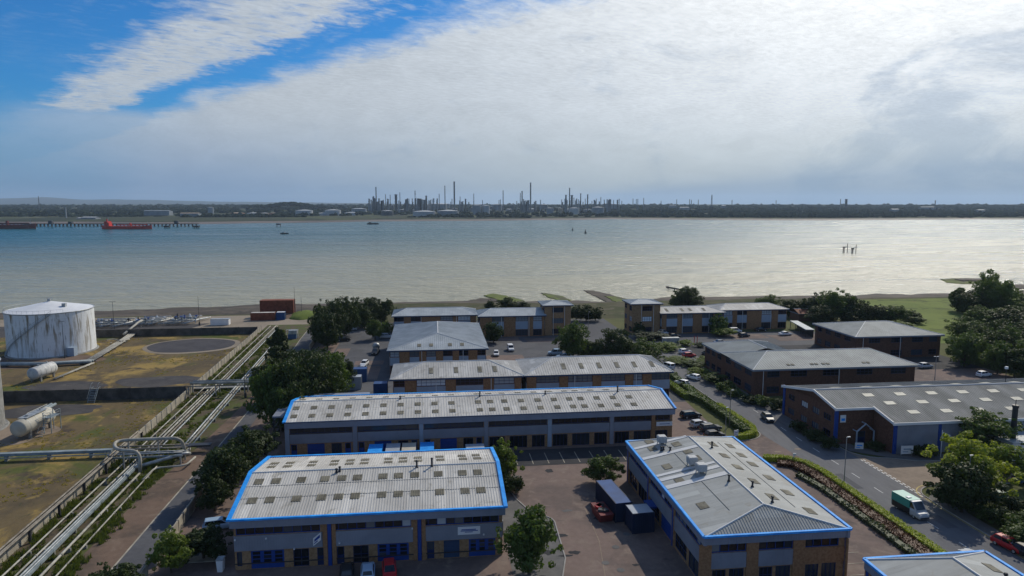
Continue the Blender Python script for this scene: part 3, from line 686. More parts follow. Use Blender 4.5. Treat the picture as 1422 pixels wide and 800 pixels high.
def roof(E, x0, y0, x1, y1, ze, zr, axis='x', ia=0.0, ib=0.0, mat_='roof_sheet', sp=.4, rmid=.5, cap='roof_patch', flat=(), fm='fascia_grey', fz=.3):
    """pitched roof: gable (ia = ib = 0) or hipped; returns its slopes by side"""
    S = {}
    if axis == 'x':
        d0, d1 = (y1 - y0) * rmid, (y1 - y0) * (1 - rmid); L, W, h = x1 - x0, y1 - y0, zr - ze
        S['front'] = Slope((x0, y0, ze), (1, 0, 0), L, (0, d0, h), math.hypot(d0, h), ia, ib)
        S['back'] = Slope((x1, y1, ze), (-1, 0, 0), L, (0, -d1, h), math.hypot(d1, h), ib, ia)
        if ia: S['left'] = Slope((x0, y1, ze), (0, -1, 0), W, (ia, 0, h), math.hypot(ia, h), d1, d0)
        if ib: S['right'] = Slope((x1, y0, ze), (0, 1, 0), W, (-ib, 0, h), math.hypot(ib, h), d0, d1)
        r0, r1 = (x0 + ia, y0 + d0, zr), (x1 - ib, y0 + d0, zr); hips = ([((x0, y0, ze), r0), ((x0, y1, ze), r0)] if ia else []) + ([((x1, y0, ze), r1), ((x1, y1, ze), r1)] if ib else [])
    else:
        d0, d1 = (x1 - x0) * rmid, (x1 - x0) * (1 - rmid); L, W, h = y1 - y0, x1 - x0, zr - ze
        S['left'] = Slope((x0, y1, ze), (0, -1, 0), L, (d0, 0, h), math.hypot(d0, h), ib, ia)
        S['right'] = Slope((x1, y0, ze), (0, 1, 0), L, (-d1, 0, h), math.hypot(d1, h), ia, ib)
        if ia: S['front'] = Slope((x0, y0, ze), (1, 0, 0), W, (0, ia, h), math.hypot(ia, h), d0, d1)
        if ib: S['back'] = Slope((x1, y1, ze), (-1, 0, 0), W, (0, -ib, h), math.hypot(ib, h), d1, d0)
        r0, r1 = (x0 + d0, y0 + ia, zr), (x0 + d0, y1 - ib, zr); hips = ([((x0, y0, ze), r0), ((x1, y0, ze), r0)] if ia else []) + ([((x0, y1, ze), r1), ((x1, y1, ze), r1)] if ib else [])
    b = MB()
    for k_, s in S.items(): slope(b, s.o, s.u, s.L, s.up, s.W, s.a, s.c, 0 if k_ in flat else sp)
    R_ = b.build('roof', mat_, E)
    b = MB(); b.tube([r0, r1], .14, 6)
    for p, q in hips: b.tube([p, q], .12, 6)
    b.build('ridge_cap', cap, R_)
    if fz: MB().box(x0, y0, ze - fz, x1, y1, ze - .03).build('fascia', fm, E)
    S['roof'] = R_
    return S
def gable_end(E, x, y0, y1, z0, zr, yr, m, out):
    MB().quad([(x, y0, z0), (x, y1, z0), (x, yr, zr)]).build('gable_wall', m, E)
def trim_run(E, pts, wd=.35, h=.22, m='trim_blue', name='blue_trim'):
    """painted edge capping that follows eaves and verges"""
    b = MB()
    for p, q in zip(pts, pts[1:]):
        p, q = Vector(p), Vector(q); d = (q - p); d2 = Vector((d.x, d.y, 0)).normalized(); s = Vector((-d2.y, d2.x, 0)) * wd / 2; up = Vector((0, 0, h))
        c = [p - s, q - s, q + s, p + s]; i = len(b.v)
        b.v += [tuple(v) for v in c] + [tuple(v + up) for v in c]
        for f in ((3, 2, 1, 0), (4, 5, 6, 7), (0, 1, 5, 4), (1, 2, 6, 5), (2, 3, 7, 6), (3, 0, 4, 7)): b.f.append(tuple(i + k for k in f)); b.m.append(0)
    return b.build(name, m, E)
def slab_mesh(w, l, t, m, ribs=0):
    def mk():
        b = MB(); b.box(-w / 2, -l / 2, 0, w / 2, l / 2, t)
        for i in range(ribs): x = -w / 2 + (i + .5) * w / ribs; b.box(x - .045, -l / 2 + .01, t, x + .045, l / 2 - .01, t + .05)
        return b.mesh('skylight', m)
    return cached(('slab', w, l, t, m, ribs), mk)
def vent_mesh(h=1.0, r=.13, cowl=True):
    def mk():
        b = MB(); b.cyl(0, 0, -.3, h, r, r, 8)
        if cowl: b.cyl(0, 0, h, h + .12, r * 1.7, r * 1.2, 8)
        b.cyl(0, 0, -.3, .14, r * 2.2, r * 1.5, 8); return b.mesh('roof_vent', 'dark_metal', True)
    return cached(('vent', h, r, cowl), mk)

# ---- unit A: the near-left industrial unit with blue-trimmed pale roof
E = thing('industrial_unit', 'low industrial unit with blue edged pale ribbed roof, nearest on the left', 'building', (-25.2, 83.3, 0))
L, W, ze, zr, yr = 33.9, 21.2, 6.65, 8.45, 10.7
S = roof(E, 0, 0, L, W, ze, zr, rmid=yr / W, sp=.34, fz=0)
b = MB(); b.box(.05, .05, ze - 1.05, L - .05, .3, ze - .02)
for i in range(100): x = .2 + i * (L - .4) / 100; b.box(x - .06, .01, ze - 1.03, x + .06, .05, ze - .05)
b.build('fascia', 'fascia_grey', E)
MB().box(.3, .3, ze - 1.0, L - .3, .55, ze - .9).build('soffit', 'fascia_blue', E)
trim_run(E, [(0, -.02, ze - .02), (L, -.02, ze - .02)]); trim_run(E, [(0, W, ze - .02), (L, W, ze - .02)])
for x in (0.02, L - .02): trim_run(E, [(x, -.2, ze), (x, yr, zr + .02), (x, W + .2, ze)], .5, .24)
for w_ in (4.6, 7.4):                                   # sheet laps across the front slope
    s = S['front']; p, q = s.o + s.up * w_ + s.n * .03, s.o + s.u * L + s.up * w_ + s.n * .03
    MB().tube([p, q], .03, 5).build('sheet_lap', 'roof_old', S['roof'])
WX = [1.8, 4.0, 7.3, 10.4, 12.6, 14.7, 18.1, 20.2, 22.4, 25.6, 28.9, 31.0]
me = slab_mesh(1.2, 1.35, .035, 'skylight_sheet', 4)
for x in WX:
    S['front'].put(E, 'skylight', me, x, 4.1, .02); S['front'].put(E, 'skylight', me, x - .15, 8.5, .02)
    S['back'].put(E, 'skylight', me, L - x - .2, 7.2, .02); S['back'].put(E, 'skylight', me, L - x - .1, 4.8, .02)
for x, w_, h in ((11.6, 10.0, .5), (12.0, 10.3, .6), (22.5, 10.5, .9), (24.6, 10.6, 1.1)): S['front'].stand(E, 'roof_vent', vent_mesh(h), x, w_)
p0 = (.4, .5); ops = []
for o in (0, 11.2, 22.3):
    ops.append(('w', o + .25, o + 10.35, 4.5, 5.55, dict(n=9, frame='blue_paint', split=True)))
G0 = [('w', .25, .85, .5, 2.35, dict(n=1)), ('b', 1.9, 5.9, .05, 2.4), ('w', 7.0, 8.9, .05, 2.35, dict(n=2, rows=2, name='glazed_door', split=False)), ('d', 9.9, 10.75, .05, 2.35),
      ('d', 12.3, 13.2, .05, 2.35), ('w', 14.3, 16.2, .05, 2.35, dict(n=2, rows=2, name='glazed_door')), ('b', 17.3, 21.2, .05, 2.4),
      ('d', 23.5, 24.4, .05, 2.35), ('s', 25.6, 27.6, .05, 2.4, dict(m='fascia_blue')), ('b', 28.8, 32.2, .05, 2.4)]
facade(E, p0, 0, L - .8, 5.75, ops + G0, 'brick_buff')
for o, e in ((0, 10.6), (12.1, 21.75), (23.3, 33.1)): cladding(E, p0, 0, o + .02, e, 2.5, 4.42)
for u in (10.7, 11.75, 21.8, 22.85): pier(E, p0, 0, u, u + .5, .02, 5.7, 'brick_orange')
for u in (11.25, 22.35): pier(E, p0, 0, u, u + .45, .03, 5.68, 'blue_paint', .22, 'downpipe_box')
MB().box(.38, .4, .75, L - .42, .47, .87).build('dark_brick_band', 'plinth', E)
for q0, rz, LL in (((L - .4, .5), R(90), W - 1), ((L - .4, W - .5), R(180), L - .8), ((.4, W - .5), R(270), W - 1)):
    facade(E, q0, rz, LL, 5.75, [('w', 1, LL - 1, 4.5, 5.55, dict(n=int(LL / 1.2)))], 'brick_buff')
    cladding(E, q0, rz, .3, LL - .3, 2.5, 4.42); cladding(E, q0, rz, -.3, LL + .3, 5.6, 6.6, 'fascia_grey', .3, 'fascia')
for x in (.38, L - .38): gable_end(E, x, .5, W - .5, 5.7, zr - .1, yr, 'cladding', 1)
sg = MB().box(0, -.16, 0, 2.85, -.12, 1.05).build('sign_board', 'white_metal', E, rp(p0, 0, 27.4, -.06, 3.15))
MB().box(.45, -.19, .62, 2.3, -.165, .72).box(.35, -.19, .46, 2.55, -.165, .55).box(.9, -.19, .3, 1.9, -.165, .37).build('sign_print', 'blue_paint', sg)
b = MB(); b.quad([(0, -.3, 0), (.95, -.3, .75), (.95, -.3, 1.75), (0, -.3, 1.0)]); b.quad([(0, -.24, 0), (0, -.24, 1.0), (.95, -.24, 1.75), (.95, -.24, .75)])
sg = b.build('sign_board', 'white_metal', E, rp(p0, 0, 9.5, 0, 2.75))
b = MB(); b.quad([(.15, -.31, .55), (.85, -.31, 1.1), (.85, -.31, 1.5), (.15, -.31, .85)]); b.quad([(.1, -.31, .25), (.55, -.31, .6), (.55, -.31, .75), (.1, -.31, .38)]); b.build('sign_print', 'blue_paint', sg)
for x, z in ((.5, 4.0), (4.2, 4.0), (7.5, 2.45), (13, 2.9), (22, 4.3), (31, 3.0)): MB().box(x, .1, z, x + .18, .3, z + .16).build('wall_lamp', 'white_metal', E)

# ---- unit B: long unit behind A
E = thing('industrial_unit', 'long low industrial unit with blue edged roof and double row of small skylights', 'building', (-26.6, 121.8, 0), R(.4))
L, W, ze, zr, yr = 71.6, 16.5, 6.5, 8.0, 8.2
S = roof(E, 0, 0, L, W, ze, zr, rmid=.5, sp=.5, fz=0)
MB().box(.05, .05, ze - 1.1, L - .05, .3, ze - .02).build('fascia', 'fascia_grey', E)
trim_run(E, [(0, -.02, ze - .02), (L, -.02, ze - .02)], .2, .14, 'fascia_blue'); trim_run(E, [(0, W, ze - .02), (L, W, ze - .02)])
for x in (.02, L - .02): trim_run(E, [(x, -.1, ze), (x, yr, zr + .02), (x, W + .1, ze)], .55 if x < 1 else .35, .24)
BX = [1.3 + 3.16 * i for i in range(10)] + [32.2 + 2.6, 34.9 + 2.2, 39.8, 43, 46.2, 49.4, 52.4, 54.6, 57.8, 61, 64.2]
me = slab_mesh(1.15, 1.3, .04, 'skylight_sheet', 3)
for x in BX:
    S['front'].put(E, 'skylight', me, x, 2.4, .02); S['front'].put(E, 'skylight', me, x - .1, 5.6, .02); S['back'].put(E, 'skylight', me, L - x, 5.4, .02)
for x, h in ((20.0, .5), (48, .6), (62.5, 1.1), (35.2, .9)): S['front'].stand(E, 'roof_vent', vent_mesh(h), x, 8.0)
p0 = (.4, .5); ops = []; NB = 6; bw = (L - .8) / NB
for i in range(NB):
    o = i * bw
    ops.append(('w', o + .5, o + bw - .5, 4.3, 5.35, dict(n=9, frame='blue_dark', split=False)))
    if i in (0, 1, 2): ops += [('d', o + .6, o + 1.6, .05, 2.3, dict(m='blue_paint')), ('s', o + 3.4, o + 6.4, .05, 2.35, dict(m='blue_paint')), ('w', o + 7.6, o + 9.4, .05, 2.3, dict(n=3, name='glazed_door')), ('d', o + 10, o + 11, .05, 2.3, dict(m='blue_paint'))]
    else: ops += [('w', o + .6, o + 3.4, .05, 2.3, dict(n=4, name='glazed_door')), ('w', o + 4.3, o + 7.6, .05, 2.3, dict(n=4, name='glazed_door')), ('w', o + 8.5, o + 10.9, .05, 2.3, dict(n=3, name='glazed_door'))]
facade(E, p0, 0, L - .8, 5.5, ops, 'brick_buff')
for i in range(NB):
    o = i * bw
    cladding(E, p0, 0, o + .42, o + bw - (.42 if i < NB - 1 else 4.2), 2.5, 4.2)
    pier(E, p0, 0, o - .38, o + .38, .02, 5.45, 'cladding' if i % 2 else 'blue_paint' if i == 5 else 'panel_blue', .2, 'column')
pier(E, p0, 0, L - 4.9, L - 4.2, .02, 5.4, 'brick_orange')
MB().box(.38, .4, 4.2, L - .42, .49, 4.28).build('dark_band', 'plinth', E)
sg = MB().box(0, -.3, 0, 3.1, -.2, .8).build('sign_board', 'white_metal', E, rp(p0, 0, L - 4.0, 0, 3.2))
MB().box(.6, -.33, .35, 2.6, -.305, .45).build('sign_print', 'blue_paint', sg)
for q0, rz, LL in (((L - .4, .5), R(90), W - 1), ((L - .4, W - .5), R(180), L - .8), ((.4, W - .5), R(270), W - 1)):
    facade(E, q0, rz, LL, 5.6, [('w', 1, LL - 1, 4.3, 5.3, dict(n=int(LL / 1.5)))], 'brick_buff'); cladding(E, q0, rz, .3, LL - .3, 2.5, 4.2); cladding(E, q0, rz, -.3, LL + .3, 5.4, 6.4, 'fascia_grey', .3, 'fascia')
for x in (.38, L - .38): gable_end(E, x, .5, W - .5, 5.6, zr - .1, yr, 'cladding', 1)

# ---- unit C and the corner of F: hipped roofs with ventilation plant
def unit_hip(name, label, x0, y0, Wd, Ln, front_cut=None):
    E = thing(name, label, 'building', (x0, y0, 0)); ze, zr = 6.65, 8.5
    S = roof(E, 0, 0, Wd, Ln, ze, zr, 'y', 3.9, 3.9, sp=.36, fz=0, flat=('left', 'right'), mat_='roof_pale')
    for a, c in (((0, 0), (Wd, 0)), ((Wd, 0), (Wd, Ln)), ((Wd, Ln), (0, Ln)), ((0, Ln), (0, 0))):
        trim_run(E, [(*a, ze - .05), (*c, ze - .05)], .34, .24)
    for rz, q0, LL in ((0, (.4, .5), Wd - .8), (R(90), (Wd - .4, .4), Ln - .8), (R(180), (Wd - .4, Ln - .5), Wd - .8), (R(270), (.4, Ln - .4), Ln - .8)):
        ops = []; nb = 3 if LL < 20 else max(3, round(LL / 10.4)); bw = LL / nb
        for i in range(nb):
            o = i * bw; g = .75 if LL < 20 else .5
            ops += [('w', o + g, o + bw - g, 4.45, 5.5, dict(n=max(3, int(bw / 1.2)), frame='blue_paint', split=LL < 40)),
                    ('w', o + g + .2, o + bw * .45, .3, 2.3, dict(n=3, rows=2)), ('s' if i % 2 and LL > 20 else 'w', o + bw * .52, o + bw - g - .2, .1, 2.35)]
        facade(E, q0, rz, LL, 5.6, ops, 'brick_buff')
        for i in range(nb):
            o = i * bw; g = .75 if LL < 20 else .5
            if LL < 20 and i == nb - 1 and rz == 0: pier(E, q0, rz, o + g, o + bw + .3, 2.5, 4.4, 'brick_orange', .12)
            else: cladding(E, q0, rz, o + g, o + bw - g, 2.5, 4.4)
            pier(E, q0, rz, o - g + .02, o + g - .02, .02, 5.55, 'brick_orange' if LL < 20 else 'brick_buff')
            if LL > 20: pier(E, q0, rz, o - .2, o + .2, .03, 5.53, 'blue_paint', .22, 'downpipe_box')
        cladding(E, q0, rz, -.38, LL + .38, 5.6, 6.58, 'fascia_grey', .34, 'fascia')
    MB().box(.2, .2, 5.62, Wd - .2, Ln - .2, 5.68).build('soffit', 'fascia_blue', E)
    return E, S
E, S = unit_hip('industrial_unit', 'blue edged hipped unit with white box coolers on its roof', 30.6, 72.7, 18.1, 32.6)
Sl, Sr = S['left'], S['right']
me = slab_mesh(1.7, 1.2, .035, 'skylight_sheet', 0)
for t, w_ in ((2.2, 3.2), (5.0, 2.8), (5.6, 6.5), (9.0, 7), (12.4, 2.6), (12.0, 7.2), (17.6, 2.6), (15.2, 6.4), (25.5, 2.7)): Sl.put(E, 'skylight', me, t, w_, .025)
for t, w_ in ((4, 3), (9.5, 3), (14.5, 3), (19.5, 3), (23.2, 3), (27.2, 3), (7, 6.5), (12, 6.5), (17, 6.5), (21.5, 6.5), (26.5, 6.2)): Sr.put(E, 'skylight', me, t, w_, .025)
pt = lambda wd: cached(('rs', wd), lambda: MB().box(-wd / 2, 0, .03, wd / 2, 8.6, .065).mesh('roof_strip', 'roof_patch'))
for t, wd in ((3.6, .8), (8.0, .9), (14.6, .7), (16.1, .9), (18.6, 1.1)): Sl.put(S['roof'], 'roof_strip', pt(wd), t, .3, 0)
for s, w_ in ((Sl, 5.1), (Sr, 4.7)):
    p, q = s.o + s.u * 4.5 + s.up * w_ + s.n * .02, s.o + s.u * (s.L - 4.5) + s.up * w_ + s.n * .02
    MB().tube([p, q], .045, 5).build('sheet_lap', 'roof_old', S['roof'])
def cooler():
    b = MB(); b.box(-.75, -.75, .45, .75, .75, 1.55)
    for k in range(5):
        z = .55 + k * .19
        b.box(-.79, -.65, z, .79, .65, z + .1); b.box(-.65, -.79, z, .65, .79, z + .1)
    for x in (-.6, .6):
        for y in (-.6, .6): b.box(x - .07, y - .07, -.4, x + .07, y + .07, .45)
    b.box(-.65, -.65, 1.55, .65, .65, 1.63); return b.mesh('cooler', 'ac_grey')
me = cooler()
for t, w_ in ((4.2, 4.6), (13.9, 5.8), (16.8, 6.0)): Sl.stand(E, 'roof_cooler', me, t, w_).scale = (.84, .84, .84)
for s, t, w_, h in ((Sl, 6.5, 4.1, .5), (Sl, 7.3, 4.9, .5), (Sl, 21.0, 8.2, .8), (Sr, 24.5, 7.2, .9), (Sr, 5.0, 7.5, .7), (Sr, 9.6, 7.9, .7), (Sl, 6.6, 3.7, .6)): s.stand(E, 'roof_vent', vent_mesh(h), t, w_)
b = MB(); b.box(-1.2, 0, 2.2, 0, 2.4, 2.45); b.box(-1.2, 0, .1, -1.1, .1, 2.2); b.box(-1.2, 2.3, .1, -1.1, 2.4, 2.2); b.build('porch', 'blue_paint', E, (.3, 17.5, 0))
E, S = unit_hip('industrial_unit', 'blue edged unit roof cut off by the bottom right corner', 45.9, 36, 14.3, 30.0)
for t, w_, h in ((5.0, 5.2, .6), (5.6, 5.6, .5)): S['right'].stand(E, 'roof_vent', vent_mesh(h), 23, 4)
S['right'].put(E, 'skylight', slab_mesh(1.7, 1.2, .035, 'skylight_sheet', 0), 25.5, 3.2, .02)

# ---- office blocks behind: brick piers, blue-grey panels, hipped roofs
def office(label, x0, y0, x1, y1, h, zr, piers, axis='x', ia=7.0, ib=7.0, rm='roof_sheet', brick='brick_orange', sky=None, oh=.7, sides=True, name='office_block', rm_sp=.55, st=2):
    E = thing(name, label, 'building', (x0, y0, 0)); L, W = x1 - x0, y1 - y0
    S = roof(E, -oh, -oh, L + oh, W + oh, h, zr, axis, ia, ib, rm, rm_sp, fm='fascia_blue', fz=.35)
    H = h - .34
    def face(q0, rz, LL, pr):
        ops = []; bays = []
        edges = [0.0]
        for a, c in pr: edges += [a, c]
        edges.append(LL)
        for a, c in zip(edges[::2], edges[1::2]):
            if c - a < .8: continue
            bays.append((a, c)); k = max(2, round((c - a) / 1.1))
            if st == 3: ops += [('w', a + .3, c - .3, z, z + 1.7, dict(n=k, rows=2, glass='glass_pale' if z > 3 and z < 6 else 'glass')) for z in (.6, 4.2, 7.9)]; bays.pop()
            else: ops += [('w', a + .12, c - .12, H - 1.55, H - .12, dict(n=k, rows=2, glass='glass_pale' if random.random() < .6 else 'glass')), ('w', a + .12, c - .12, .25, 2.35, dict(n=k, rows=1))]
        facade(E, q0, rz, LL, H, ops, brick)
        for a, c in bays: cladding(E, q0, rz, a + .1, c - .1, 2.5, H - 1.65, 'panel_blue', .1, 'spandrel_panel', 0)
        for a, c in pr:
            pier(E, q0, rz, a + .02, c - .02, .02, H - .02, brick, .14)
    face((0, 0), 0, L, piers)
    if sides:
        for rz, q0, LL in ((R(90), (L, 0), W), (R(180), (L, W), L), (R(270), (0, W), W)):
            k = max(2, int(LL / 6)); face(q0, rz, LL, [(LL * i / k - 1.2, LL * i / k + 1.2) for i in range(1, k)])
    for t, w_ in (sky or []): S['front'].put(E, 'skylight', slab_mesh(.95, 2.6, .06, 'skylight_sheet', 0), t, w_, .02)
    b = MB(); b.cyl(L * .33, -.22, 0, H, .07, n=6); b.build('downpipe', 'white_metal', E)
    b = MB(); b.cyl(L * .76, -.22, 0, H, .07, n=6); b.build('downpipe', 'white_metal', E)
    return E, S
office('brick office terrace with pale hipped roof, left half of the joined pair', -9.2, 150.7, 19.3, 164, 6.6, 8.7, [(2.6, 5.0), (11.6, 13.7), (20, 22.2), (27, 28.5)], sky=[(9.0, 3.4), (14.6, 3.4), (20.0, 3.4), (25.4 - 2, 3.4)], ia=7.5, ib=7.5)
office('brick office terrace with pale hipped roof, right half of the joined pair', 20.5, 150.7, 53.8, 165.6, 6.6, 8.9, [(0, 2.1), (7.5, 9.4), (15.2, 17.1), (22.8, 24.6), (26.9, 28.9)], sky=[(9.6 + 4.2 * i, 3.8) for i in range(6)], ia=8, ib=6)
E, S = office('square brick office block with blue grey hipped roof and centre ridge', -11.8, 180.9, 13.6, 219, 6.6, 9.3, [(2.6, 5.1), (7.8, 9.5), (12.2, 13.9), (16.6, 18.1), (20.8, 23)], 'y', 9, 11, 'roof_blue_grey')
for t in (8.4, 11.6, 16.6, 19.8): S['front'].put(E, 'skylight', slab_mesh(1.0, 1.6, .06, 'skylight_sheet', 0), t, 2.6, .02)
office('long brick office wing by the shore, left end beside the dark trees', -13.6, 233.4, 14.2, 246, 7.2, 8.9, [(3.5, 5.6), (9.4, 15.6), (20, 21.5), (26, 27.8)], ia=0.01 + 5, ib=5, rm='roof_blue_grey')
office('brick office wing by the shore joined to the left tower', 15.3, 229.6, 37.2, 242, 7.2, 8.9, [(0, 4), (8.2, 12.0), (16.4, 18), (21.2, 21.9)], ia=5, ib=.0, rm='roof_blue_grey')
office('three storey brick tower at the end of the left shore offices', 37.4, 230.2, 46.5, 239.6, 10.5, 11.4, [(0, 2.4), (6.8, 9.1)], ia=4.5, ib=4.5, rm='roof_blue_grey', brick='brick_buff', oh=.8, st=3)
office('three storey brick tower at the left end of right shore offices', 68.0, 230.0, 78.0, 239.4, 10.5, 11.4, [(0, 3.4), (7.4, 10)], ia=4.5, ib=4.5, rm='roof_blue_grey', brick='brick_buff', oh=.8, st=3)
office('brick office wing with white panels between tower and round shrub', 78.3, 228.9, 100.6, 240, 7.2, 8.7, [(0, 1.6), (5.6, 7.2), (11.2, 14.4), (18.5, 20.2)], ia=0, ib=5, rm='roof_sheet', sky=[(3, 3), (8.6, 3), (11.5, 3), (16.5, 3)])
office('rightmost brick office wing of the shore row', 101.4, 233.6, 126.3, 244.6, 7.2, 8.7, [(0, 1.2), (4.6, 6.2), (10, 15.4), (19.3, 21.6)], ia=5, ib=5, rm='roof_sheet')

# ---- red brick offices on the right
def red_office(label, x0, y0, x1, y1, h, zr, axis, ia, ib, front, left, rm='roof_green_grey', extra=None):
    E = thing('office_block', label, 'building', (x0, y0, 0)); L, W = x1 - x0, y1 - y0
    S = roof(E, -.7, -.7, L + .7, W + .7, h, zr, axis, ia, ib, rm, .6, fm='fascia_grey', fz=.4); H = h - .38
    for rz, q0, LL, wins in ((0, (0, 0), L, front), (R(270), (0, W), W, left), (R(90), (L, 0), W, left), (R(180), (L, W), L, front)):
        ops = []
        for a, c in wins: ops += [('w', a, c, H - 1.7, H - .25, dict(n=max(2, round((c - a) / 1.0)), rows=2)), ('w', a, c, .7, 2.3, dict(n=max(2, round((c - a) / 1.0)), rows=2))]
        facade(E, q0, rz, LL, H, ops, 'brick_red')
    for x in (2.2, L * .52): MB().cyl(x, -.12, 0, H, .08, n=6).build('downpipe', 'white_metal', E)
    return E, S
E, S = red_office('red brick office block with L shaped green grey roof by the road', 74.0, 150.2, 114.4, 167.5, 6.6, 8.9, 'x', 8, 7, [(3.2, 6.2), (9, 13), (17, 21), (25.5, 29.5), (34.2, 38)], [(1.5, 4.5), (6.5, 10.5), (12.5, 16)])
E2 = E
b = MB(); q0 = (0, 29.5)
S2 = roof(E, -.7, 12, 18.4, 30.2, 6.62, 8.88, 'y', 0, 8, 'roof_green_grey', .6, fm='fascia_grey', fz=.4)
facade(E, (0, 29.5), R(270), 12.1, 6.2, [('w', 1 + 3.7 * i, 3.4 + 3.7 * i, z, z + 1.5, dict(n=3, rows=2)) for i in range(3) for z in (.8, 4.4)], 'brick_red')
facade(E, (17.7, 17.4), R(90), 12.1, 6.2, [('w', 1 + 3.7 * i, 3.4 + 3.7 * i, z, z + 1.5, dict(n=3, rows=2)) for i in range(3) for z in (.8, 4.4)], 'brick_red')
facade(E, (17.7, 29.5), R(180), 17.7, 6.2, [], 'brick_red')
for t in (9.6, 10.7, 15.5, 16.6, 18.4, 19.5, 28.6, 29.7): S['front'].put(E, 'rooflight', slab_mesh(.7, .7, .1, 'skylight_sheet', 0), t, 2.0, .02)
red_office('red brick office block with hipped roof at the foot of the woods', 121.6, 184.8, 148.2, 206.5, 6.6, 9.0, 'x', 10.5, 10.5, [(4, 7.5), (11, 14.5), (17.5, 21), (23, 25.5)], [(1.5, 4), (6, 9), (11, 14), (16, 19)])
E = thing('bike_shelter', 'small curved blue roof porch between the red brick offices', 'shelter', (*at(1226, 480), 0))
b = MB(); K = 8
for k in range(K):
    a0, a1 = math.pi * k / K, math.pi * (k + 1) / K
    f = lambda a: (-3.2 * math.cos(a), 3.4 + .9 * math.sin(a))
    (xa, za), (xb, zb) = f(a0), f(a1); b.quad([(xa, -2, za), (xb, -2, zb), (xb, 2, zb), (xa, 2, za)])
b.build('roof', 'panel_blue', E); MB().box(-3, -1.8, 0, 3, 1.8, 3.4).build('wall', 'brick_red', E); MB().box(-.8, -1.86, .05, .8, -1.8, 2.3).build('door', 'blue_dark', E)

# ---- big shed J on the right
E = thing('warehouse', 'wide red brick and grey warehouse with shallow old grey roof', 'building', (74.2, 117.6, 0))
L, ze = 60.0, 7.0; s1 = 1.55 / 7.5
def jz(y): return 8.65 - abs(y - 7.0) * .2
b = MB(); up = Vector((0, 1, .2)).normalized()
slope(b, (-.4, -.5, jz(-.5)), (1, 0, 0), 7.6, up, 7.5 * math.hypot(1, .2), 0, 0, .5)
slope(b, (7.2, -6.3, jz(-6.3)), (1, 0, 0), L - 7, up, 13.3 * math.hypot(1, .2), 0, 0, .5)
slope(b, (L + .2, 19.4, jz(19.4)), (-1, 0, 0), L + .6, Vector((0, -1, .2)).normalized(), 12.4 * math.hypot(1, .2), 0, 0, .5)
Rf = b.build('roof', 'roof_old', E)
MB().tube([(-.4, 7, 8.68), (L, 7, 8.68)], .16, 6).build('ridge_cap', 'roof_patch', Rf)
trim_run(E, [(-.45, -.6, jz(-.5) - .35), (-.45, 7, 8.3), (-.45, 19.5, jz(19.4) - .35)], .12, .5, 'white_metal', 'verge_trim')
trim_run(E, [(7.15, -6.35, jz(-6.3) - .35), (7.15, -.5, jz(-.5) - .35)], .12, .5, 'white_metal', 'verge_trim')
trim_run(E, [(-.5, -.56, jz(-.5) - .45), (7.2, -.56, jz(-.5) - .45)], .16, .45, 'white_metal', 'gutter'); trim_run(E, [(7.1, -6.38, jz(-6.3) - .5), (L, -6.38, jz(-6.3) - .5)], .16, .48, 'white_metal', 'gutter')
fs = Slope((7.2, -6.3, jz(-6.3)), (1, 0, 0), L, (0, 1, .2), 13, 0, 0)
for x in range(6):
    for w_, dx in ((3.5, 2.8), (7.2, 0.6), (10.6, -1.6)): fs.put(E, 'skylight', slab_mesh(2.0, 1.3, .06, 'skylight_pale', 0), 3.5 + x * 6.6 + dx, w_, .02)
bs = Slope((0, 19.4, jz(19.4)), (-1, 0, 0), L, (0, -1, .2), 12, 0, 0)
for x in range(8): bs.put(E, 'skylight', slab_mesh(2.0, 1.3, .06, 'skylight_pale', 0), -(6 + x * 6.6), 9.4, .02)
H = 6.6
facade(E, (0, 19), R(270), 19, H, [('w', a, a + 2.4, z, z + 1.2, dict(n=3, glass='glass_pale' if k in (1, 2) else 'glass')) for k, a in enumerate((2.0, 7.0, 11.2, 15.2)) for z in (1.0, 4.0)], 'brick_red')
MB().quad([(0, 0, H), (0, 19, H), (0, 19, jz(19)), (0, 7, 8.6), (0, 0, jz(0))]).build('gable_wall', 'brick_red', E)
facade(E, (0, 0), 0, 7.6, H + .4, [('d', 4.6, 6.2, .05, 2.4)], 'brick_red'); 
MB().quad([(7.6, 0, 0), (7.6, -5.9, 0), (7.6, -5.9, jz(-5.9) - .1), (7.6, 0, jz(0) - .1)]).build('return_wall', 'brick_red', E)
MB().quad([(7.6, -5.9, 0), (L, -5.9, 0), (L, -5.9, jz(-5.9) - .1), (7.6, -5.9, jz(-5.9) - .1)]).build('wall', 'brick_red', E)
for i in range(6): cladding(E, (7.6, -5.9), 0, .6 + i * 8.6, 8.7 + i * 8.6, .1, 5.6, 'cladding', .14)
for i in range(7): pier(E, (7.6, -5.9), 0, -.05 + i * 8.6, .55 + i * 8.6, .02, 5.65, 'blue_paint', .24, 'column')
pier(E, (0, 0), 0, -.2, .5, .02, 6.8, 'blue_paint', .25, 'column'); pier(E, (0, 19), R(270), -.1, .6, .02, 6.5, 'blue_paint', .2, 'column')
b = MB(); b.tube([(3.7, -1.2, 0), (3.7, -1.2, 2.8), (5.4, -1.2, 4.2), (7.1, -1.2, 2.8), (7.1, -1.2, 0)], .16, 6); b.tube([(3.7, -1.2, 2.8), (3.7, 0, 2.8)], .12, 6); b.tube([(7.1, -1.2, 2.8), (7.1, 0, 2.8)], .12, 6); b.tube([(5.4, -1.2, 4.2), (5.4, 0, 4.2)], .12, 6)
b.build('porch_frame', 'panel_blue', E)
sg = MB().box(.9, -.2, 4.3, 2.0, -.1, 5.7).build('sign_board', 'white_metal', E); MB().box(1.1, -.23, 4.6, 1.8, -.205, 5.1).build('sign_print', 'trim_blue', sg)
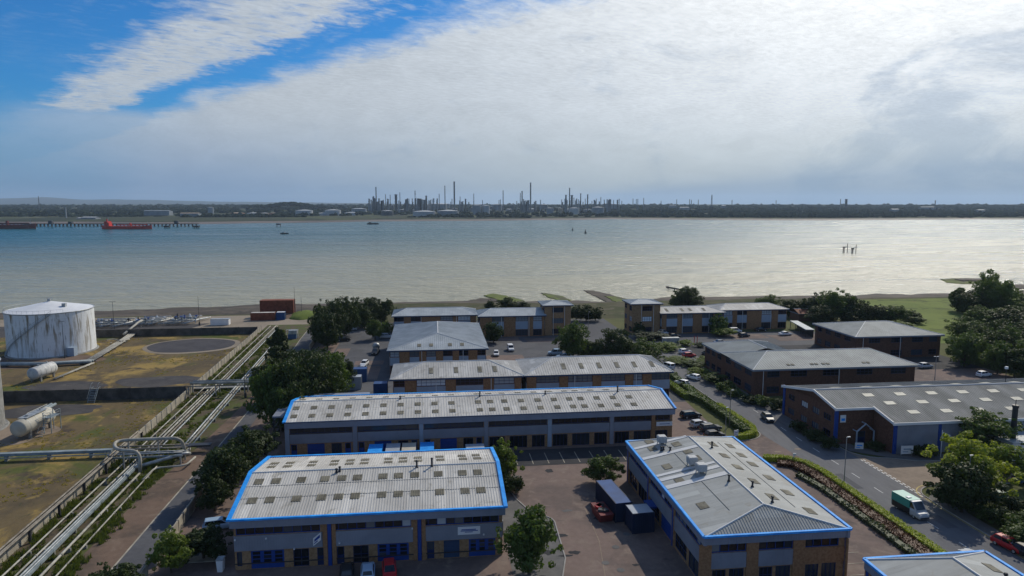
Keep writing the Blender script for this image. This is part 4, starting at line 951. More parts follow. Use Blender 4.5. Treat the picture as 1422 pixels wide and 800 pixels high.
# ---- small buildings
E = thing('garden_building', 'flat roofed white building at the right edge beyond the small tree', 'building', (*at(1440, 640), 0))
MB().box(-5, 0, 0, 12, 8, 3.3).build('wall', 'white_metal', E); MB().box(-5.3, -.3, 3.3, 12.3, 8.3, 3.6).build('roof', 'roof_blue_grey', E)
for i in range(3): window(E, (-5, 0), 0, 1.0 + 3 * i, 3 + 3 * i, 1, 2.4)
E = thing('brick_outbuilding', 'small red brick hut under the trees behind the right offices', 'building', (*at(1130, 446), 0))
MB().box(-6, 0, 0, 8, 7, 3).build('wall', 'brick_red', E); roof(E, -6.4, -.4, 8.4, 7.4, 3, 4.4, mat_='rust_red', sp=0, fz=.2)
E = thing('cycle_store', 'long low dark shelter at the right end of the shore car park', 'shelter', (*at(1112, 462), 0), R(-12))
MB().box(-1.2, -9, 2.5, 1.6, 9, 2.75).build('roof', 'roof_blue_grey', E); MB().box(1.2, -8.8, .05, 1.4, 8.8, 2.5).build('back_wall', 'dark_metal', E)
for y in (-8.5, -2.8, 2.8, 8.5): MB().box(-1.1, y - .08, 0, -.95, y + .08, 2.5).build('post', 'dark_metal', E)
E = thing('lean_to', 'dark flat roofed canopy at the left end behind the long unit', 'canopy', (-28.0, 132, 0))
b = MB(); b.box(-2.2, 6.0, 5.6, 14.5, 10.5, 6.0); b.box(-2.2, -3, 5.3, -.2, 6, 5.6); b.build('roof', 'fascia_grey', E)
MB().box(-1.8, 6.3, .05, 14.2, 10.2, 5.6).build('wall', 'dark_metal', E)
for z in (1.6, 2.9, 4.2): MB().box(-2.3, -2.6, z, -2.1, 5.8, z + .25).build('rail', 'steel', E)
for y in (-2.8, 1.5, 5.6): MB().box(-2.2, y, 0, -1.95, y + .2, 5.3).build('post', 'dark_metal', E)


# ================================================================== TERMINAL ON THE LEFT
def storage_tank(label, cx, cy, rad, h, cone, stair=None, spire=True, m='tank_paint'):
    E = thing('storage_tank', label, 'tank', (cx, cy, 0))
    N = 72; b = MB(); b.cyl(0, 0, .25, h, rad, rad, N); b.build('shell', m, E, smooth=False)
    b = MB(); i = len(b.v); b.v += [(rad * 1.0 * math.cos(6.28319 * k / N), rad * math.sin(6.28319 * k / N), h + .02) for k in range(N)] + [(0, 0, h + cone)]
    for k in range(N): b.f.append((k, (k + 1) % N, N)); b.m.append(0)
    Rf = b.build('roof', 'white_metal', E)
    b = MB(); b.tube([(rad * 1.01 * math.cos(6.28319 * k / N), rad * 1.01 * math.sin(6.28319 * k / N), h) for k in range(N + 1)], .14, 6, caps=False); b.build('rim', 'galv', E)
    MB().cyl(0, 0, 0, .3, rad + .7, rad + .5, N).build('base', 'concrete_grey', E)
    if stair:
        a0, a1 = stair; K = 46; b = MB(); r2 = MB()
        for k in range(K):
            a = a0 + (a1 - a0) * k / (K - 1); z = .5 + (h - .6) * k / (K - 1)
            c, s = math.cos(a), math.sin(a)
            b.prism([(c * (rad + .02) - s * .2, s * (rad + .02) + c * .2), (c * (rad + .02) + s * .2, s * (rad + .02) - c * .2), (c * (rad + .6) + s * .2, s * (rad + .6) - c * .2), (c * (rad + .6) - s * .2, s * (rad + .6) + c * .2)], z, z + .1)
        path = [((rad + .6) * math.cos(a0 + (a1 - a0) * k / 20), (rad + .6) * math.sin(a0 + (a1 - a0) * k / 20), 1.5 + (h - .6) * k / 20) for k in range(21)]
        r2.tube(path, .04, 5); r2.tube([(x, y, z - .5) for x, y, z in path], .03, 5)
        st = b.build('spiral_stair', 'steel', E); r2.build('handrail', 'steel', st)
    if spire:
        b = MB(); b.cyl(0, 0, h + cone - .1, h + cone + .7, .5, .5, 10); b.tube([(-1, 0, h + cone + .9), (1.2, 0, h + cone + .9)], .06, 5); b.build('vent', 'galv', Rf)
        b = MB(); b.box(rad * .45, -rad * .3, h + cone * .4, rad * .45 + 1, -rad * .3 + 1, h + cone * .4 + 1.1); b.build('hatch', 'galv', Rf)
    b = MB(); K = 26                                                       # guard rail round the roof
    for q in range(K):
        a = 2.2 + 3.4 * q / K; b.tube([(rad * math.cos(a), rad * math.sin(a), h), (rad * math.cos(a), rad * math.sin(a), h + 1.05)], .025, 4)
    b.tube([(rad * math.cos(2.2 + 3.4 * q / K), rad * math.sin(2.2 + 3.4 * q / K), h + 1.05) for q in range(K)], .03, 4); b.build('guard_rail', 'galv', E)
    return E
TC = (-116.3, 222.8)
E = storage_tank('big white storage tank with rust streaks and a diagonal stair', *TC, 11.5, 13.0, 2.5, (R(216), R(298)))
MB().box(-1, -1, 0, 1, 1, 2.6).build('pump_cabinet', 'panel_blue', E, (9.4, -8.0, 0))
storage_tank('grey storage tank cut off by the left edge, beside the white cylinder vessel', -95.6, 144.0, 9.0, 13.6, 1.4, (R(-60), R(5)), m='concrete_grey')

def vessel(label, cx, cy, ln, r, zc, rz, m='white_metal', gantry=False):
    E = thing('horizontal_tank', label, 'tank', (cx, cy, 0), rz); b = MB()
    prof = [(-ln / 2 - .5, .25), (-ln / 2 - .42, .6), (-ln / 2 - .2, .9), (-ln / 2, 1), (ln / 2, 1), (ln / 2 + .2, .9), (ln / 2 + .42, .6), (ln / 2 + .5, .25)]
    b.tube([(0, y, zc) for y, _ in prof], [r * k for _, k in prof], 24); b.build('shell', m, E, smooth=True)
    for y in (-ln * .36, -ln * .1, ln * .16, ln * .4): MB().tube([(0, y - .05, zc), (0, y + .05, zc)], r * 1.015, 24).build('band', 'galv', E)
    for y in (-ln * .34, ln * .34):
        MB().box(-r * .85, y - .25, 0, -r * .6, y + .25, zc - r * .45).box(r * .6, y - .25, 0, r * .85, y + .25, zc - r * .45).box(-r * .85, y - .2, zc - r * .95, r * .85, y + .2, zc - r * .6).build('saddle', 'concrete_grey', E)
    b = MB(); b.cyl(0, -ln * .2, zc + r - .1, zc + r + .35, .3, n=10); b.cyl(0, ln * .25, zc + r - .1, zc + r + .5, .15, n=8); b.build('manhole', 'galv', E)
    if gantry:
        g = MB()
        for x in (r + .6, r + 2.0):
            for y in (-.5, 2.6): g.box(x - .06, y - .06, 0, x + .06, y + .06, 4.2)
        for z in (3.2, 3.7, 4.2): g.tube([(r + .6, -.5, z), (r + 2, -.5, z), (r + 2, 2.6, z), (r + .6, 2.6, z), (r + .6, -.5, z)], .035, 4)
        g.box(r + .4, -.6, 3.1, r + 2.1, 2.7, 3.18); g.build('gantry', 'pipe_blue_grey', E)
        g = MB()
        for k in range(9): g.box(r + .8, -.6 - k * .28, 2.9 - k * .34, r + 1.6, -.35 - k * .28, 2.95 - k * .34)
        g.tube([(r + .8, -.4, 3.9), (r + .8, -3.0, .9)], .035, 4); g.tube([(r + 1.6, -.4, 3.9), (r + 1.6, -3.0, .9)], .035, 4); g.build('stair', 'pipe_blue_grey', E)
        g = MB(); g.box(-.9, -ln * .35, zc + r + .02, .9, ln * .35, zc + r + .08); g.tube([(.9, -ln * .35, zc + r + 1), (.9, ln * .35, zc + r + 1)], .03, 4); g.build('walkway', 'galv', E)
    return E
vessel('white horizontal vessel on saddles below the big rusty tank', -100.2, 186.3, 7.0, 1.55, 2.3, R(-8), 'vessel_paint')
vessel('cream horizontal vessel with steel gantry beside the lower grass field', -78.6, 141.6, 9.0, 1.6, 2.35, R(-4), 'cream_metal', True)

def panel_wall(name, label, cat, p, q, h, m, pm, step=3.0, th=.16, posts=True, copew=.0):
    """wall or fence of separate precast panels between posts"""
    d = Vector((q[0] - p[0], q[1] - p[1])); Ln = d.length; k = max(1, round(Ln / step)); st = Ln / k; rz = math.atan2(d.y, d.x)
    E = thing(name, label, cat, (*p, 0), rz)
    me = MB().box(.09, -th / 2, 0, st - .09, th / 2, h).mesh('panel', m); po = MB().box(-.12, -th / 2 - .06, 0, .12, th / 2 + .06, h + .08).mesh('post', pm)
    for i in range(k):
        obj('panel', me, E, (i * st, random.uniform(-.02, .02), random.uniform(-.05, .02)))
    for i in range(k + 1): obj('post', po, E, (i * st, 0, 0))
    return E
panel_wall('boundary_wall', 'long cream concrete panel wall between the terminal fields and pipelines', 'wall', (xw(60), 60), (xw(250), 250), 1.75, 'concrete', 'concrete_grey')
panel_wall('bund_wall', 'dark concrete bund wall crossing the field between the two vessels', 'wall', (-125, 164.6), (xw(164) - .2, 164.6), 2.7, 'bund_dark', 'bund_dark', 6.0, .3)
panel_wall('bund_wall', 'far dark bund wall behind the round grit pad', 'wall', (-135, 244.5), (xw(244) - .2, 244.5), 2.5, 'bund_dark', 'bund_dark', 6.0, .3)
panel_wall('concrete_fence', 'cream concrete panel fence on the service road beside the near left unit', 'fence', (-34.9, 86), (-35.9, 108), 1.9, 'concrete', 'concrete', 2.2)
panel_wall('concrete_fence', 'short cream fence end at the bottom left by the bright shrub', 'fence', (-34.6, 66), (-34.85, 83), 1.9, 'concrete', 'concrete', 2.2)
panel_wall('concrete_fence', 'cream fence at the far end of the service road beside the dark trees', 'fence', (-38.2, 214), (-38.9, 234), 1.8, 'concrete', 'concrete', 2.2)
# stile over the bund and pipe stubs through it
E = thing('stile', 'blue grey steel steps climbing over the dark bund wall', 'steps', (-77.5, 164.6, 0))
b = MB()
for k in range(9): b.box(-.7, -2.6 + k * .27, .2 + k * .31, .7, -2.35 + k * .27, .28 + k * .31)
b.build('treads', 'pipe_blue_grey', E)
for x in (-.75, .75): MB().tube([(x, -2.7, .1), (x, -.2, 3.0), (x, .6, 3.0), (x, 1.6, .1)], .06, 5).tube([(x, -2.7, 1.1), (x, -.2, 4.0), (x, .6, 4.0)], .04, 5).build('handrail', 'pipe_blue_grey', E)

# pipelines that follow the corridor
def xp(off, y): return xw(y) + off * (1 - (y - 80) * .0009)
def pipeline(label, off, r, m, y0, y1, z=.75, detour=None, group=None):
    E = thing('pipeline', label, 'pipe', (xp(off, y0), y0, 0))
    bx, by = xp(off, y0), y0
    pts = [(xp(off, y) - bx, y - by, z) for y in [y0] + [y for y in range(int(y0) + 12, int(y1) - 3, 14)] + [y1]]
    MB().tube(pts, r, 8).build('pipe', m, E, smooth=True)
    fl = MB().tube([(0, -.1, 0), (0, .1, 0)], r * 1.45, 8).mesh('flange', m); sp = MB().box(-r - .1, -.14, -z, r + .1, .14, -r + .02).mesh('support', 'concrete_grey')
    y = y0 + 3.5 + 4 * off % 3
    while y < y1 - 1:
        obj('flange', fl, E, (xp(off, y) - bx, y - by, z)); obj('support', sp, E, (xp(off, y + 2) - bx, y + 2 - by, z)); y += 11.5
    return E
pipeline('thin pale pipe nearest the cream boundary wall', 2.6, .12, 'pipe_pale', 72, 256, .7)
pipeline('pale pipe on the left edge of the wide silver duct', 4.2, .13, 'pipe_pale', 72, 168, .75)
E = thing('cable_tray', 'wide flat silver blue duct in the middle of the pipe corridor', 'pipe', (0, 0, 0))
for y0 in range(72, 120, 6):
    y1 = y0 + 5.96; b = MB(); b.prism([(xp(4.75, y0), y0), (xp(5.75, y0), y0), (xp(5.75, y1), y1), (xp(4.75, y1), y1)], .55, .9); b.build('duct_section', 'pipe_blue_grey', E)
    MB().box(xp(4.8, y0), y0 + .2, 0, xp(5.7, y0), y0 + .5, .55).build('support', 'concrete_grey', E)
for o_ in (5.05, 5.45): MB().tube([(xp(o_, y), y, 1.0) for y in range(72, 122, 7)], .09, 6).build('pipe', 'galv', E, smooth=True)
pipeline('stout pale pipe right of the silver duct ending at the tall loop', 7.2, .17, 'pipe_pale', 72, 116, .75)
pipeline('thin rusty pipe nearest the bare soil strip', 8.9, .11, 'pipe_pale', 72, 119, .6)
pipeline('bright pipe of the middle bundle beyond the loop', 5.0, .17, 'pipe_pale', 126, 256, .8)
pipeline('darker rusty pipe of the middle bundle beyond the loop', 5.7, .15, 'pipe_rusty', 126, 256, .75)
pipeline('grey pipe on the right of the middle bundle beyond the loop', 6.5, .15, 'galv', 126, 250, .75)
pipeline('bright left pipe of the bundle beside the service road', 10.6, .17, 'galv', 128, 222, .8)
pipeline('pale centre pipe of the bundle beside the service road', 11.3, .19, 'pipe_pale', 128, 226, .8)
pipeline('greenish right pipe of the bundle beside the service road', 12.0, .14, 'pipe_blue_grey', 128, 214, .75)
# rail of pipes carried along the wall on dark brackets
E = thing('wall_pipe_rack', 'pair of grey pipes carried along the wall top on dark posts', 'pipe rack', (0, 0, 0))
for dx, z in ((.65, 1.95), (1.0, 2.05), (.3, 2.1)): MB().tube([(xw(y) + dx, y, z) for y in range(70, 136, 8)], .13, 6).build('pipe', 'pipe_rusty', E, smooth=True)
for y in range(78, 136, 8): MB().box(xw(y) + .75, y - .14, 0, xw(y) + 1.05, y + .14, 1.95).box(xw(y) + .1, y - .1, 1.72, xw(y) + 1.15, y + .1, 1.85).build('post', 'dark_metal', E)
# expansion loops
def bend(pts, r=1.6, k=6):
    out = [Vector(pts[0])]
    for a, b_, c in zip(pts, pts[1:], pts[2:]):
        a, b_, c = Vector(a), Vector(b_), Vector(c); d1, d2 = (a - b_).normalized(), (c - b_).normalized(); rr = min(r, (a - b_).length * .49, (c - b_).length * .49)
        p, q = b_ + d1 * rr, b_ + d2 * rr
        for i in range(k + 1): t = i / k; out.append(p * (1 - t) ** 2 + b_ * 2 * t * (1 - t) + q * t * t)
    return out + [Vector(pts[-1])]
xl = xp(7.2, 116)
E = thing('expansion_loop', 'tall cream pipe loop arching over the pipe corridor', 'pipe loop', (xl, 116, 0))
MB().tube(bend([(0, 0, .8), (0, .6, 4.2), (-4.8, 2.4, 4.0), (-6.6, 6.6, 4.2), (4.4, 6.8, 4.2), (4.4, 8.2, 1.0), (4.4, 10.5, .9)], 2.2), .29, 10).build('pipe', 'pipe_pale', E, smooth=True)
for x, y in ((-3.6, 2.7), (-4.4, 6.7), (.5, 6.8)): MB().box(x - .1, y - .1, 0, x + .1, y + .1, 4.0).build('support', 'steel', E)
E = thing('expansion_loop', 'low grey pipe loop lying under the tall cream one', 'pipe loop', (xl, 114, 0))
MB().tube(bend([(1.6, -1, .7), (1.6, 4, .7), (6.4, 4.4, .8), (6.8, 8, .9)], 1.0), .17, 8).build('pipe', 'pipe_pale', E, smooth=True)
MB().tube(bend([(-1.8, 4, .9), (5.2, 8.2, 1.6), (5.6, 9.0, 1.2)], 1.0), .3, 8).build('thick_pipe', 'galv', E, smooth=True)
E = thing('pipe_rack', 'cluttered low steel pipe rack under the cream loop', 'pipe rack', (xl - 5.5, 121, 0))
for y in (0, 2.2, 4.4):
    MB().box(-2, y - .1, 1.5, 10.5, y + .1, 1.75).build('beam', 'dark_metal' if y > 3 else 'pipe_blue_grey', E)
    for x in (-1.8, 3, 6.5, 10.2): MB().box(x - .1, y - .1, 0, x + .1, y + .1, 1.5).build('post', 'steel', E)
for z, y in ((1.95, .7), (1.95, 1.5), (2.0, 3.1), (2.3, 3.8)): MB().tube([(-2, y, z), (10.3, y, z)], .14, 6).build('cross_pipe', 'galv' if y < 2 else 'pipe_rusty', E, smooth=True)
MB().box(7.2, 5.6, 1.1, 13.4, 7.0, 1.4).build('platform', 'dark_metal', E)
for x in range(4): MB().tube([(-2.5 + x * .5, 1, 0), (-2.5 + x * .5, 1, 2.4)], .06, 5).build('valve_post', 'galv', E)
# big duct from the left
E = thing('duct', 'wide blue grey duct running from the left edge to the loop', 'pipe', (-112, 126.4, 0))
b = MB(); b.box(0, -.45, .9, 54.5, .45, 1.4); b.build('casing', 'pipe_blue_grey', E); MB().tube([(0, -.9, .75), (54.5, -.9, .75)], .12, 6).build('drain_pipe', 'pipe_pale', E)
for x in range(2, 54, 7): MB().box(x - .2, -.5, 0, x + .2, .5, .9).build('support', 'concrete_grey', E)
for x in range(5, 54, 9): MB().box(x - .06, -.5, .85, x + .06, .5, 1.45).build('joint', 'steel', E)
# pipe bridge over the corridor
E = thing('pipe_bridge', 'steel pipe bridge crossing the corridor beyond the bund wall', 'pipe bridge', (xw(166), 166, 0))
MB().tube(bend([(.5, 0, 3.0), (17.2, -.6, 3.0), (18.2, -3.4, 2.4), (18.2, -4, .8)], 1.5), .34, 8).build('pipe', 'pipe_pale', E, smooth=True)
MB().tube(bend([(.8, 1.4, 3.1), (20.4, 1.0, 3.1)], 1), .2, 8).build('upper_pipe', 'pipe_blue_grey', E, smooth=True)
for y in (-1.0, 2.0): MB().box(0, y - .12, 2.35, 20.4, y + .12, 2.62).build('beam', 'pipe_rusty', E)
for x in (.4, 6.5, 13, 20):
    MB().box(x - .12, -1.1, 0, x + .12, -.86, 2.35).box(x - .12, 1.86, 0, x + .12, 2.1, 2.35).build('post', 'steel', E)
MB().box(0, 4, .4, 18, 6.2, .65).build('walkway', 'concrete_grey', E)
# pipes in the fields
def field_pipe(label, pts, r, m, n=1, gap=.55):
    E = thing('pipe_run', label, 'pipe', (*pts[0][:2], 0)); o = Vector((*pts[0][:2], 0))
    P = [Vector(p) - o for p in pts]; d = (P[1] - P[0]); s = Vector((-d.y, d.x, 0)).normalized()
    for i in range(n): MB().tube([p + s * gap * i for p in P], r, 8).build('pipe', m, E, smooth=True)
    for a, c in zip(P, P[1:]):
        k = max(1, int((c - a).length / 5))
        for j in range(k):
            p = a + (c - a) * (j + .5) / k; q = p + s * gap * (n - 1)
            MB().tube([(p.x - s.x * .3, p.y - s.y * .3, .2), (q.x + s.x * .3, q.y + s.y * .3, .2)], .18, 4).build('sleeper', 'concrete_grey', E)
    return E
g = lambda px, py, z: (*at(px, py, z), z)
field_pipe('bundle of pale pipes slanting from the big tank to the far bund', [g(127, 502, .6), g(179, 470, .6), g(192, 460, 1.2)], .24, 'pipe_pale', 4, .62)
field_pipe('long pale blue pipe passing in front of the big tank', [g(-10, 506, .8), g(60, 506, .8), g(127, 502, .8)], .45, 'pipe_blue_grey', 2, .9)
field_pipe('thin pipe slanting across the field from the pipe corner', [g(128, 504, .4), g(74, 526, .4)], .17, 'pipe_pale', 2, .5)
field_pipe('pair of blue grey pipes from the cream vessel to the bund', [g(56, 573, 1.0), g(77, 561, 1.0)], .3, 'pipe_blue_grey', 2, .8)
field_pipe('thick pale pipe rising over the far bund', [g(172, 464, 1.6), g(193, 447, 2.2), g(197, 445, 2.2)], .4, 'pipe_pale', 1)
field_pipe('curved pale pipe stub beside the foot of the big tank', [g(149, 472, 1.2), g(158, 471, 1.5), g(168, 474, .8), g(180, 471, .8)], .2, 'pipe_pale', 1)
# manifold beyond the far bund
random.seed(21)
for i, (px, py, wpx, lab) in enumerate(((155, 452, 46, 'left cluster of blue grey pipe manifold beyond the far bund'), (212, 449, 36, 'middle cluster of grey pipe manifold with dark valves beyond the far bund'), (257, 448, 34, 'right cluster of bluish pipe manifold by the sandy pad'))):
    c = at(px, py); E = thing('pipe_manifold', lab, 'pipe rack', (*c, 0)); hw = wpx * mpp(c) / 2
    for k in range(9):
        x = -hw + 2 * hw * k / 8; MB().tube([(x - 2.5, -7, .8), (x, 0, 1.0), (x + 2.5, 7, .8)], random.uniform(.15, .32), 6).build('pipe', random.choice(['galv', 'pipe_pale', 'pipe_blue_grey', 'pipe_rusty']), E, smooth=True)
    for k in range(4): y = -5 + 3.4 * k; MB().tube([(-hw, y, 1.7), (hw, y, 1.7)], .22, 6).build('header_pipe', random.choice(['galv', 'pipe_blue_grey']), E, smooth=True)
    for k in range(12):
        x, y = random.uniform(-hw, hw), random.uniform(-5, 6); MB().cyl(x, y, .2, random.uniform(1.6, 3.0), .2, n=6).cyl(x, y, 1.9, 2.1, .5, n=8).build('valve', random.choice(['blue_paint', 'panel_blue', 'dark_metal', 'white_metal']), E)
E = thing('site_cabin', 'small white cabin on the sandy pad beyond the bund', 'cabin', (*at(304, 452), 0)); MB().box(-3, 0, .1, 3.5, 2.5, 2.2).build('wall', 'white_metal', E); MB().box(-3.1, -.1, 2.2, 3.6, 2.6, 2.35).build('roof', 'galv', E)
E = thing('equipment_frame', 'small white frame standing at the road edge by the tall conifer', 'equipment', (*at(407, 470), 0)); MB().box(-1.5, -1, 0, 1.2, 1, 1.6).build('cabinet', 'p_blue', E); MB().box(-1.2, -1.3, 1.7, 1.5, .8, 2.9).build('box', 'galv', E); MB().tube([(-2, 0, 0), (-2, 0, 3), (1.8, 0, 3), (1.8, 0, 0)], .08, 5).build('frame', 'white_metal', E)

# shipping containers
def container(label, c, ln, wd, h, rz, m, group=None, z=0.0, roofm=None):
    E = thing('shipping_container', label, 'container', (*c, z), rz, group); b = MB(); b.box(-ln / 2 + .06, -wd / 2 + .06, .1, ln / 2 - .06, wd / 2 - .06, h - .06)
    k = int(ln / .28)
    for i in range(k):
        x = -ln / 2 + .15 + i * (ln - .3) / k
        b.box(x, -wd / 2, .2, x + .14, -wd / 2 + .06, h - .2); b.box(x, wd / 2 - .06, .2, x + .14, wd / 2, h - .2)
    b.build('body', m, E)
    f = MB()
    for x in (-ln / 2, ln / 2 - .14):
        for y in (-wd / 2 - .01, wd / 2 - .13): f.box(x, y, 0, x + .14, y + .14, h)
    for y in (-wd / 2 - .01, wd / 2 - .13):
        f.box(-ln / 2 + .14, y, 0, ln / 2 - .14, y + .14, .15); f.box(-ln / 2 + .14, y, h - .13, ln / 2 - .14, y + .14, h)
    f.build('frame', m, E)
    MB().box(-ln / 2 + .1, -wd / 2 + .1, h - .05, ln / 2 - .1, wd / 2 - .1, h - .01).build('roof', roofm or m, E)
    for y in (-.4, .4): MB().box(ln / 2 - .06, y - .03, .15, ln / 2 + .05, y + .03, h - .15).build('lock_bar', 'steel', E)
    return E
p = at(365, 445); container('low brown container on the sandy pad, in front of the taller one', (p[0], p[1] + 1), 9, 2.6, 3.0, 0, 'rust_red', roofm='roof_sheet')
p = at(377, 444); container('big rusty red container block behind the low brown container', (p[0] + .6, p[1] + 9), 13, 4, 6.6, 0, 'rust_red')
p = at(389, 444); container('small blue container right of the brown one on the pad', (p[0] + .3, p[1] + .5), 3.2, 2.6, 3.0, 0, 'container_blue', roofm='white_metal')
p = at(855, 715); container('long blue roofed container in the yard beside the navy one', (25.9, 95.2), 8.5, 2.5, 2.9, R(96), 'container_navy', roofm='container_blue')
container('navy container with pale roof, nearest in the yard', (28.0, 89.0), 3.2, 3.0, 2.9, R(4), 'container_navy', roofm='container_grey')
for i, (px, m, lab) in enumerate(((522, 'trim_blue', 'bright blue container roof showing between the units, leftmost of four'), (546, 'container_grey', 'pale grey container roof between the units, second of four from left'), (568, 'cream_metal', 'cream container roof between the units, third of four from left'), (593, 'trim_blue', 'bright blue container roof between the units, rightmost of four'))):
    p = at(px, 619, 2.6); container(lab, (p[0], 117.4), 6.0, 2.4, 2.6, R(90), m)
p = at(660, 622, 2.2); container('pale low container roof by the shrub between the units', (p[0], 118), 3.4, 2.4, 2.3, R(0), 'container_grey')
p = at(482, 540); container('blue and white box body parked against the left trees', p, 7, 2.5, 3.2, R(0), 'container_grey', roofm='container_grey')
p = at(489, 533); container('blue container behind the white box body by the left trees', (p[0], p[1] + 2.5), 7, 2.4, 3.4, R(0), 'container_blue')
p = at(529, 552); container('small blue container behind the long unit roof', p, 3.2, 2.4, 3.6, 0, 'container_blue')
E = thing('waste_skips', 'red skip of scrap beside the containers in the yard', 'skip', (*at(836, 718), 0), R(96))
b = MB(); b.prism(rect(-1.6, -.9, 1.6, .9), 0, 1.3, top=rect(-2.2, -1, 2.2, 1)); b.build('bin', 'hull_maroon', E)
for i in range(7): MB().box(-.4, -.4, 0, .4, .4, .5).build('scrap', random.choice(['p_red', 'dark_metal', 'p_blue']), E, (random.uniform(-1.4, 1.4), random.uniform(-.5, .5), 1.1), random.random() * 3)


# ================================================================== VEHICLES
SPEC = {  # length, half width, belt z, roof z, (cabin base rear, roof rear, roof front, cabin base front), bonnet z, tail z
    'hatch': (4.0, .86, .92, 1.47, (-1.85, -1.45, .25, 1.05), .88, .95), 'saloon': (4.5, .88, .90, 1.43, (-1.6, -.95, .35, 1.2), .86, .92),
    'estate': (4.6, .89, .93, 1.50, (-2.2, -1.9, .3, 1.2), .88, .95), 'suv': (4.5, .92, 1.05, 1.70, (-2.1, -1.8, .35, 1.15), 1.02, 1.05),
    'van': (5.3, .98, 1.25, 2.30, (-2.62, -2.58, 1.15, 1.95), 1.15, 1.3), 'small_van': (4.4, .90, 1.05, 1.82, (-2.15, -2.1, .45, 1.2), 1.0, 1.1)}
def car_meshes(kind, paint):
    L, w, zb, zr, (a, r0, r1, d), bz, tz = SPEC[kind]; h = L / 2
    b = MB(); st = [(-h, tz * .72, .82), (-h + .12, tz, .93), (a, zb, 1.0), (0, zb, 1.0), (d, zb * .99, 1.0), (h - .75, bz * .97, .98), (h - .18, bz * .86, .9), (h, bz * .62, .78)]
    rings = []
    for x, zt, k in st:
        i = len(b.v); ww = w * k
        b.v += [(x, -ww * .9, .24), (x, -ww, .5), (x, -ww * .99, zt * .86), (x, -ww * .88, zt), (x, ww * .88, zt), (x, ww * .99, zt * .86), (x, ww, .5), (x, ww * .9, .24)]; rings.append(i)
    for p, q in zip(rings, rings[1:]):
        for k in range(8): b.f.append((p + k, q + k, q + (k + 1) % 8, p + (k + 1) % 8)); b.m.append(0)
    b.f += [tuple(rings[0] + k for k in range(8)), tuple(rings[-1] + k for k in reversed(range(8)))]; b.m += [0, 0]
    wb, wr = w * .86, w * .70 if kind not in ('van', 'small_van') else w * .84
    lo = [(a, -wb, zb - .03), (d, -wb, zb - .03), (d, wb, zb - .03), (a, wb, zb - .03)]; hi = [(r0, -wr, zr - .04), (r1, -wr, zr - .04), (r1, wr, zr - .04), (r0, wr, zr - .04)]
    i = len(b.v); b.v += lo + hi
    b.v += [(r0 + .15, -wr * .85, zr), (r1 - .2, -wr * .85, zr), (r1 - .2, wr * .85, zr), (r0 + .15, wr * .85, zr)]
    for k in range(4):
        q = (k + 1) % 4; b.f += [(i + k, i + q, i + 4 + q, i + 4 + k), (i + 4 + k, i + 4 + q, i + 8 + q, i + 8 + k)]; b.m += [0, 0]
    b.f.append((i + 8, i + 9, i + 10, i + 11)); b.m.append(0)
    body = b.mesh('body', paint)
    def face(p, u0, u1, v0, v1, off):
        P = [Vector(x) for x in p]; n_ = (P[1] - P[0]).cross(P[3] - P[0]).normalized() * off
        f = lambda u, v: (P[0] * (1 - u) + P[1] * u) * (1 - v) + (P[3] * (1 - u) + P[2] * u) * v + n_
        return MB().quad([f(u0, v0), f(u1, v0), f(u1, v1), f(u0, v1)])
    gl = []
    gl.append(('windscreen', face([lo[1], lo[2], hi[2], hi[1]], .05, .95, .06, .94, .015)))
    gl.append(('rear_window', face([lo[3], lo[0], hi[0], hi[3]], .1, .9, .2 if kind != 'van' else .45, .9, .015)))
    spans = ((.08, .48), (.52, .93)) if kind not in ('van',) else ((.76, .95),)
    for u0, u1 in spans:
        gl.append(('side_window', face([lo[0], lo[1], hi[1], hi[0]], u0, u1, .12, .9, .015)))
        gl.append(('side_window', face([lo[2], lo[3], hi[3], hi[2]], 1 - u1, 1 - u0, .12, .9, .015)))
    gl = [(n_, m_.mesh(n_, 'car_glass')) for n_, m_ in gl]
    lamps = []
    for s in (-1, 1):
        lamps.append(('headlight', MB().box(h - .2, s * w * .62 - .16, bz * .62, h - .02, s * w * .62 + .16, bz * .62 + .14).mesh('headlight', 'lamp_clear')))
        lamps.append(('tail_light', MB().box(-h - .01, s * w * .68 - .1, tz * .62, -h + .12, s * w * .68 + .1, tz * .62 + .22).mesh('tail_light', 'lamp_red')))
    lamps.append(('bumper', MB().box(h - .12, -w * .74, .28, h + .03, w * .74, .48).mesh('bumper', 'dark_metal')))
    lamps.append(('number_plate', MB().box(-h - .03, -.26, .55, -h + .05, .26, .66).mesh('number_plate', 'road_yellow')))
    return body, gl + lamps
TYRE = MB().tube([(0, -.11, 0), (0, .11, 0)], .31, 16).mesh('tyre', 'rubber'); RIM = MB().tube([(0, -.125, 0), (0, .125, 0)], .19, 10).mesh('rim', 'galv')
def car(label, kind, paint, c, heading, roofm=None, cat='car', z=.07, name='car'):
    """heading: direction of travel in degrees, counter-clockwise from +X"""
    E = thing(name, label, cat, (*c, z), R(heading), 'vehicles about the estate'); body, bits = cached(('car', kind, paint), lambda: car_meshes(kind, paint))
    obj('body', body, E)
    for n_, me in bits: obj(n_, me, E)
    L, w = SPEC[kind][0], SPEC[kind][1]
    for x in (-L * .30, L * .31):
        for s in (-1, 1):
            t = obj('wheel', TYRE, E, (x, s * (w - .12), .31)); obj('rim', RIM, t)
    return E
car('dark car parked in shade before the near left unit', 'hatch', 'p_black', at(482, 800), 95)
car('pale blue car between a dark and a red car', 'hatch', 'p_pale_blue', at(511, 800), 94)
car('red hatchback parked nose out before the near left unit', 'hatch', 'p_red', at(541, 799), -84)
p = at(1268, 722)
E = car('silver fronted delivery van with teal green load body on the road', 'van', 'p_silver', (p[0] + 1.0, p[1] + 2), -84, cat='van', name='delivery_van')
